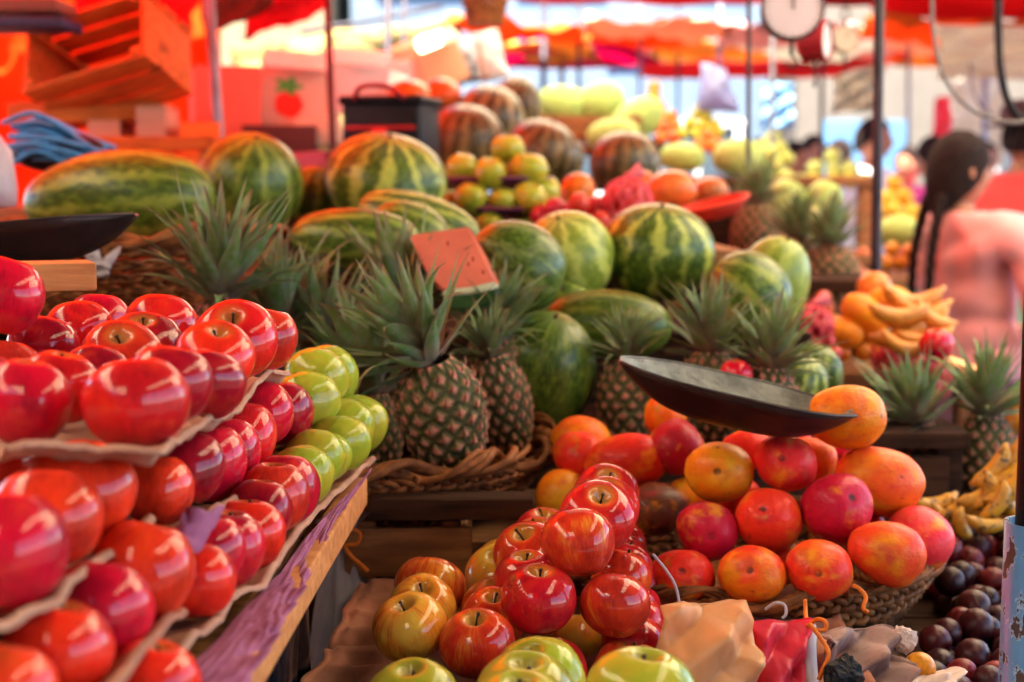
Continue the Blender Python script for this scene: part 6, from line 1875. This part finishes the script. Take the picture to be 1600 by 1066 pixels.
tarp('wall_tarp', (W(950, 118, 11), W(1030, 118, 11), W(1030, 98, 11), W(950, 98, 11)), T['blue'], 'light blue awning strip far behind the pale melons', .0, wr=.02)
tarp('wall_tarp', (W(1190, 200, 9.4), W(1240, 200, 9.4), W(1240, 132, 9.4), W(1192, 130, 9.4)), T['blue'], 'light blue cloth hanging behind the pale pole', .0, wr=.02)
def umbrella(px, py, d, r, mat, label):
    c = W(px, py, d); o = empty('market_umbrella', (c.x, c.y, 0)); n = 8
    mb = MB()
    def fn(u, v):
        q = 2 * pi * u; rr_ = r * v; sc = 1 - .06 * (1 - abs(cos(4 * q))) * v
        return V((rr_ * sc * cos(q), rr_ * sc * sin(q), c.z + .30 * (1 - v ** 1.6) * r))
    mb.grid(fn, 64, 14, closeu=True); b = mb.obj('canopy', mat, o); solid(b, .003)
    mb = MB(); mb.tube([(0, 0, 0), (0, 0, c.z + .34 * r)], .018, 12); b = mb.obj('shaft', M['pole_grey'], o)
    for k in range(n):
        q = 2 * pi * k / n; mb = MB(); mb.tube([(0, 0, c.z + .27 * r), (r * .5 * cos(q), r * .5 * sin(q), c.z + .19 * r), (r * .97 * cos(q), r * .97 * sin(q), c.z - .0)], .005, 6); mb.obj('rib', M['pole_dark'], o)
    return tag(o, label, 'umbrella', 'market umbrellas')
umbrella(878, 96, 9.0, .62, T['magenta'], 'magenta market umbrella above the pale green melons')
# hanging brown basket at the top
basket('wicker_basket', W(758, -4, 5.2), .082, .10, 'small brown wicker basket hanging under the red tarp', seed=20, rows=5, taper=.7, rim=.006)
# ================================================================== far stalls, buildings, ground
def stall(c, w, dpt, z, col, label):
    o = empty('market_stall', c)
    mb = MB(); mb.box((0, 0, z - .02), (w, dpt, .04), None, .004); mb.obj('counter', M['wood'], o)
    mb = MB(); mb.box((0, -dpt / 2 + .01, (z - .042) / 2), (w - .04, .015, z - .044), None, .003); b = mb.obj('front_cloth', M['cloth'], o); b.color = (*col, 1)
    for sx in (-1, 1):
        for sy in (-1, 1): mb = MB(); mb.box((sx * (w / 2 - .04), sy * (dpt / 2 - .06), (z - .042) / 2), (.04, .04, z - .044), None); mb.obj('leg', M['wood_dark'], o)
    return tag(o, label, 'stall', 'far market stalls')
stall((.6, 6.6, 0), 1.6, .8, 1.05, (.10, .16, .40), 'stall with a blue front cloth behind the pale melons')
stall((2.2, 6.0, 0), 1.5, .7, .98, (.14, .36, .20), 'stall with a green front cloth behind the woman')
stall((3.2, 9.6, 0), 2.0, .8, 1.0, (.5, .45, .4), 'stall with a grey front cloth beyond the people')
stall((1.0, 10.2, 0), 1.8, .8, 1.0, (.12, .22, .5), 'stall with a dark blue front cloth far down the market')
def building(x0, x1, y, h, col, label, nwin=3, door=True, trim=(.75, .72, .68)):
    o = empty('building', ((x0 + x1) / 2, y, 0)); w = x1 - x0
    mb = MB(); mb.box((0, 2.5, h / 2), (w, 5.0, h), None, .02); b = mb.obj('wall', M['paint'], o); b.color = (*col, 1); auto_smooth(b)
    mb = MB(); mb.box((0, 2.45, h + .08), (w + .2, 5.3, .16), None, .02); b = mb.obj('cornice', M['paint'], o); b.color = (*trim, 1); auto_smooth(b)
    for fl in range(int(h // 2.9)):
        for k in range(nwin):
            cx = -w / 2 + w * (k + .5) / nwin; cz = 1.5 + fl * 2.9
            if fl == 0 and k == 0 and door:
                mb = MB(); mb.box((cx, -.02, 1.06), (1.0, .06, 2.12), None, .006); b = mb.obj('door', M['paint'], o); b.color = (.07, .16, .26, 1)
                mb = MB(); mb.tube([(cx + .38, -.06, 1.0), (cx + .38, -.12, 1.0), (cx + .30, -.12, 1.0)], .014, 8); mb.obj('handle', M['metal_dark'], b)
                continue
            mb = MB()
            for sx in (-1, 1): mb.box((cx + sx * .50, -.02, cz), (.08, .07, 1.26), None, .004)
            for sz in (-1, 1): mb.box((cx, -.024, cz + sz * .62), (1.12, .08, .08), None, .004)
            mb.box((cx, -.012, cz), (.05, .04, 1.16), None, .002)
            f = mb.obj('window', M['paint'], o); f.color = (*trim, 1)
            mb = MB(); mb.box((cx, -.004, cz), (.96, .02, 1.18), None, .002); mb.obj('pane', M['glass'], f)
    return tag(o, label, 'building', 'buildings along the far side of the market')
building(-9, -2.2, 17.5, 6.2, (.24, .19, .11), 'cream plastered building behind the cream tarp wall', 4)
building(-2.0, 3.2, 18.0, 5.9, (.13, .18, .24), 'pale grey building closing the far end of the market', 3)
building(3.4, 8.2, 17.2, 6.4, (.15, .125, .10), 'pale beige building behind the people', 3)
building(8.4, 14., 18.5, 6.0, (.12, .20, .30), 'light blue building at the far right of the market', 3)
def hall():  # unseen block, added to shut out bright sky behind the camera
    o = building(-6, 6, -12.5, 5.4, (.20, .13, .09), 'unseen brown hall added behind the viewer, blocking the low sky light', 4)
    return o
h = hall()
h.location.y = -6.5; h.rotation_euler = (0, 0, pi)
tarp('wall_tarp', (V((-2.0, -1.4, .2)), V((-2.0, 2.3, .2)), V((-2.0, 2.3, 2.3)), V((-2.0, -1.4, 2.3))), T['maroon'], 'unseen dark red cloth added at the left to cut side fill', .0, wr=.03)  # out of view; added to stop fill light from the left
def ground():
    mb = MB(); n = 60
    def fn(u, v):
        a = (u - .5) * 2; b = (v - .5) * 2
        x = 400 * a * abs(a) ** 1.5; y = 400 * b * abs(b) ** 1.5
        return V((x, y, .012 * nz((x * .3, y * .3, 1)) - .012))
    mb.grid(fn, n, n); o = mb.obj('ground', M['gravel']); struct(o)
ground()

# ================================================================== light, sky, camera
SUN_EL, SUN_AZ = 70., 200.       # azimuth measured clockwise from +y
SKY_STRENGTH, SUN_POWER, EXPOSURE = .08, 4.4, 3.65
w = bpy.data.worlds.new('World'); SC.world = w; w.use_nodes = True
nt = w.node_tree; nt.nodes.clear()
sky = nt.nodes.new('ShaderNodeTexSky'); sky.sky_type = 'NISHITA'; sky.sun_disc = False
sky.sun_elevation = R(SUN_EL); sky.sun_rotation = R(SUN_AZ); sky.altitude = 2500; sky.dust_density = 1.6; sky.ozone_density = 1.
bg = nt.nodes.new('ShaderNodeBackground'); bg.inputs['Strength'].default_value = SKY_STRENGTH
out = nt.nodes.new('ShaderNodeOutputWorld')
nt.links.new(sky.outputs[0], bg.inputs[0]); nt.links.new(bg.outputs[0], out.inputs[0])
sl = bpy.data.lights.new('sun', 'SUN'); sl.energy = SUN_POWER; sl.angle = R(.5); sl.color = (1, .91, .77)
so = bpy.data.objects.new('sun', sl); COL.objects.link(so)
az = R(SUN_AZ); el = R(SUN_EL)
sdir = V((sin(az) * cos(el), cos(az) * cos(el), sin(el)))
so.rotation_euler = sdir.to_track_quat('Z', 'Y').to_euler()
so.location = (0, 0, 12)
cam = bpy.data.cameras.new('camera'); co = bpy.data.objects.new('camera', cam); COL.objects.link(co)
cam.sensor_width = 36; cam.lens = 36 * FPX / 1600; cam.clip_start = .05; cam.clip_end = 1500
co.location = (0, 0, CAMZ); co.rotation_euler = (R(90) - TILT, 0, 0)
cam.dof.use_dof = True; cam.dof.focus_distance = 1.43; cam.dof.aperture_fstop = 3.8
SC.camera = co
SC.view_settings.view_transform = 'Standard'; SC.view_settings.look = 'None'
SC.view_settings.exposure = EXPOSURE; SC.view_settings.gamma = 1
SC.cycles.use_denoising = True
SC.cycles.max_bounces = 10; SC.cycles.diffuse_bounces = 4; SC.cycles.transmission_bounces = 6
SC.cycles.sample_clamp_indirect = 8
drop_protos()
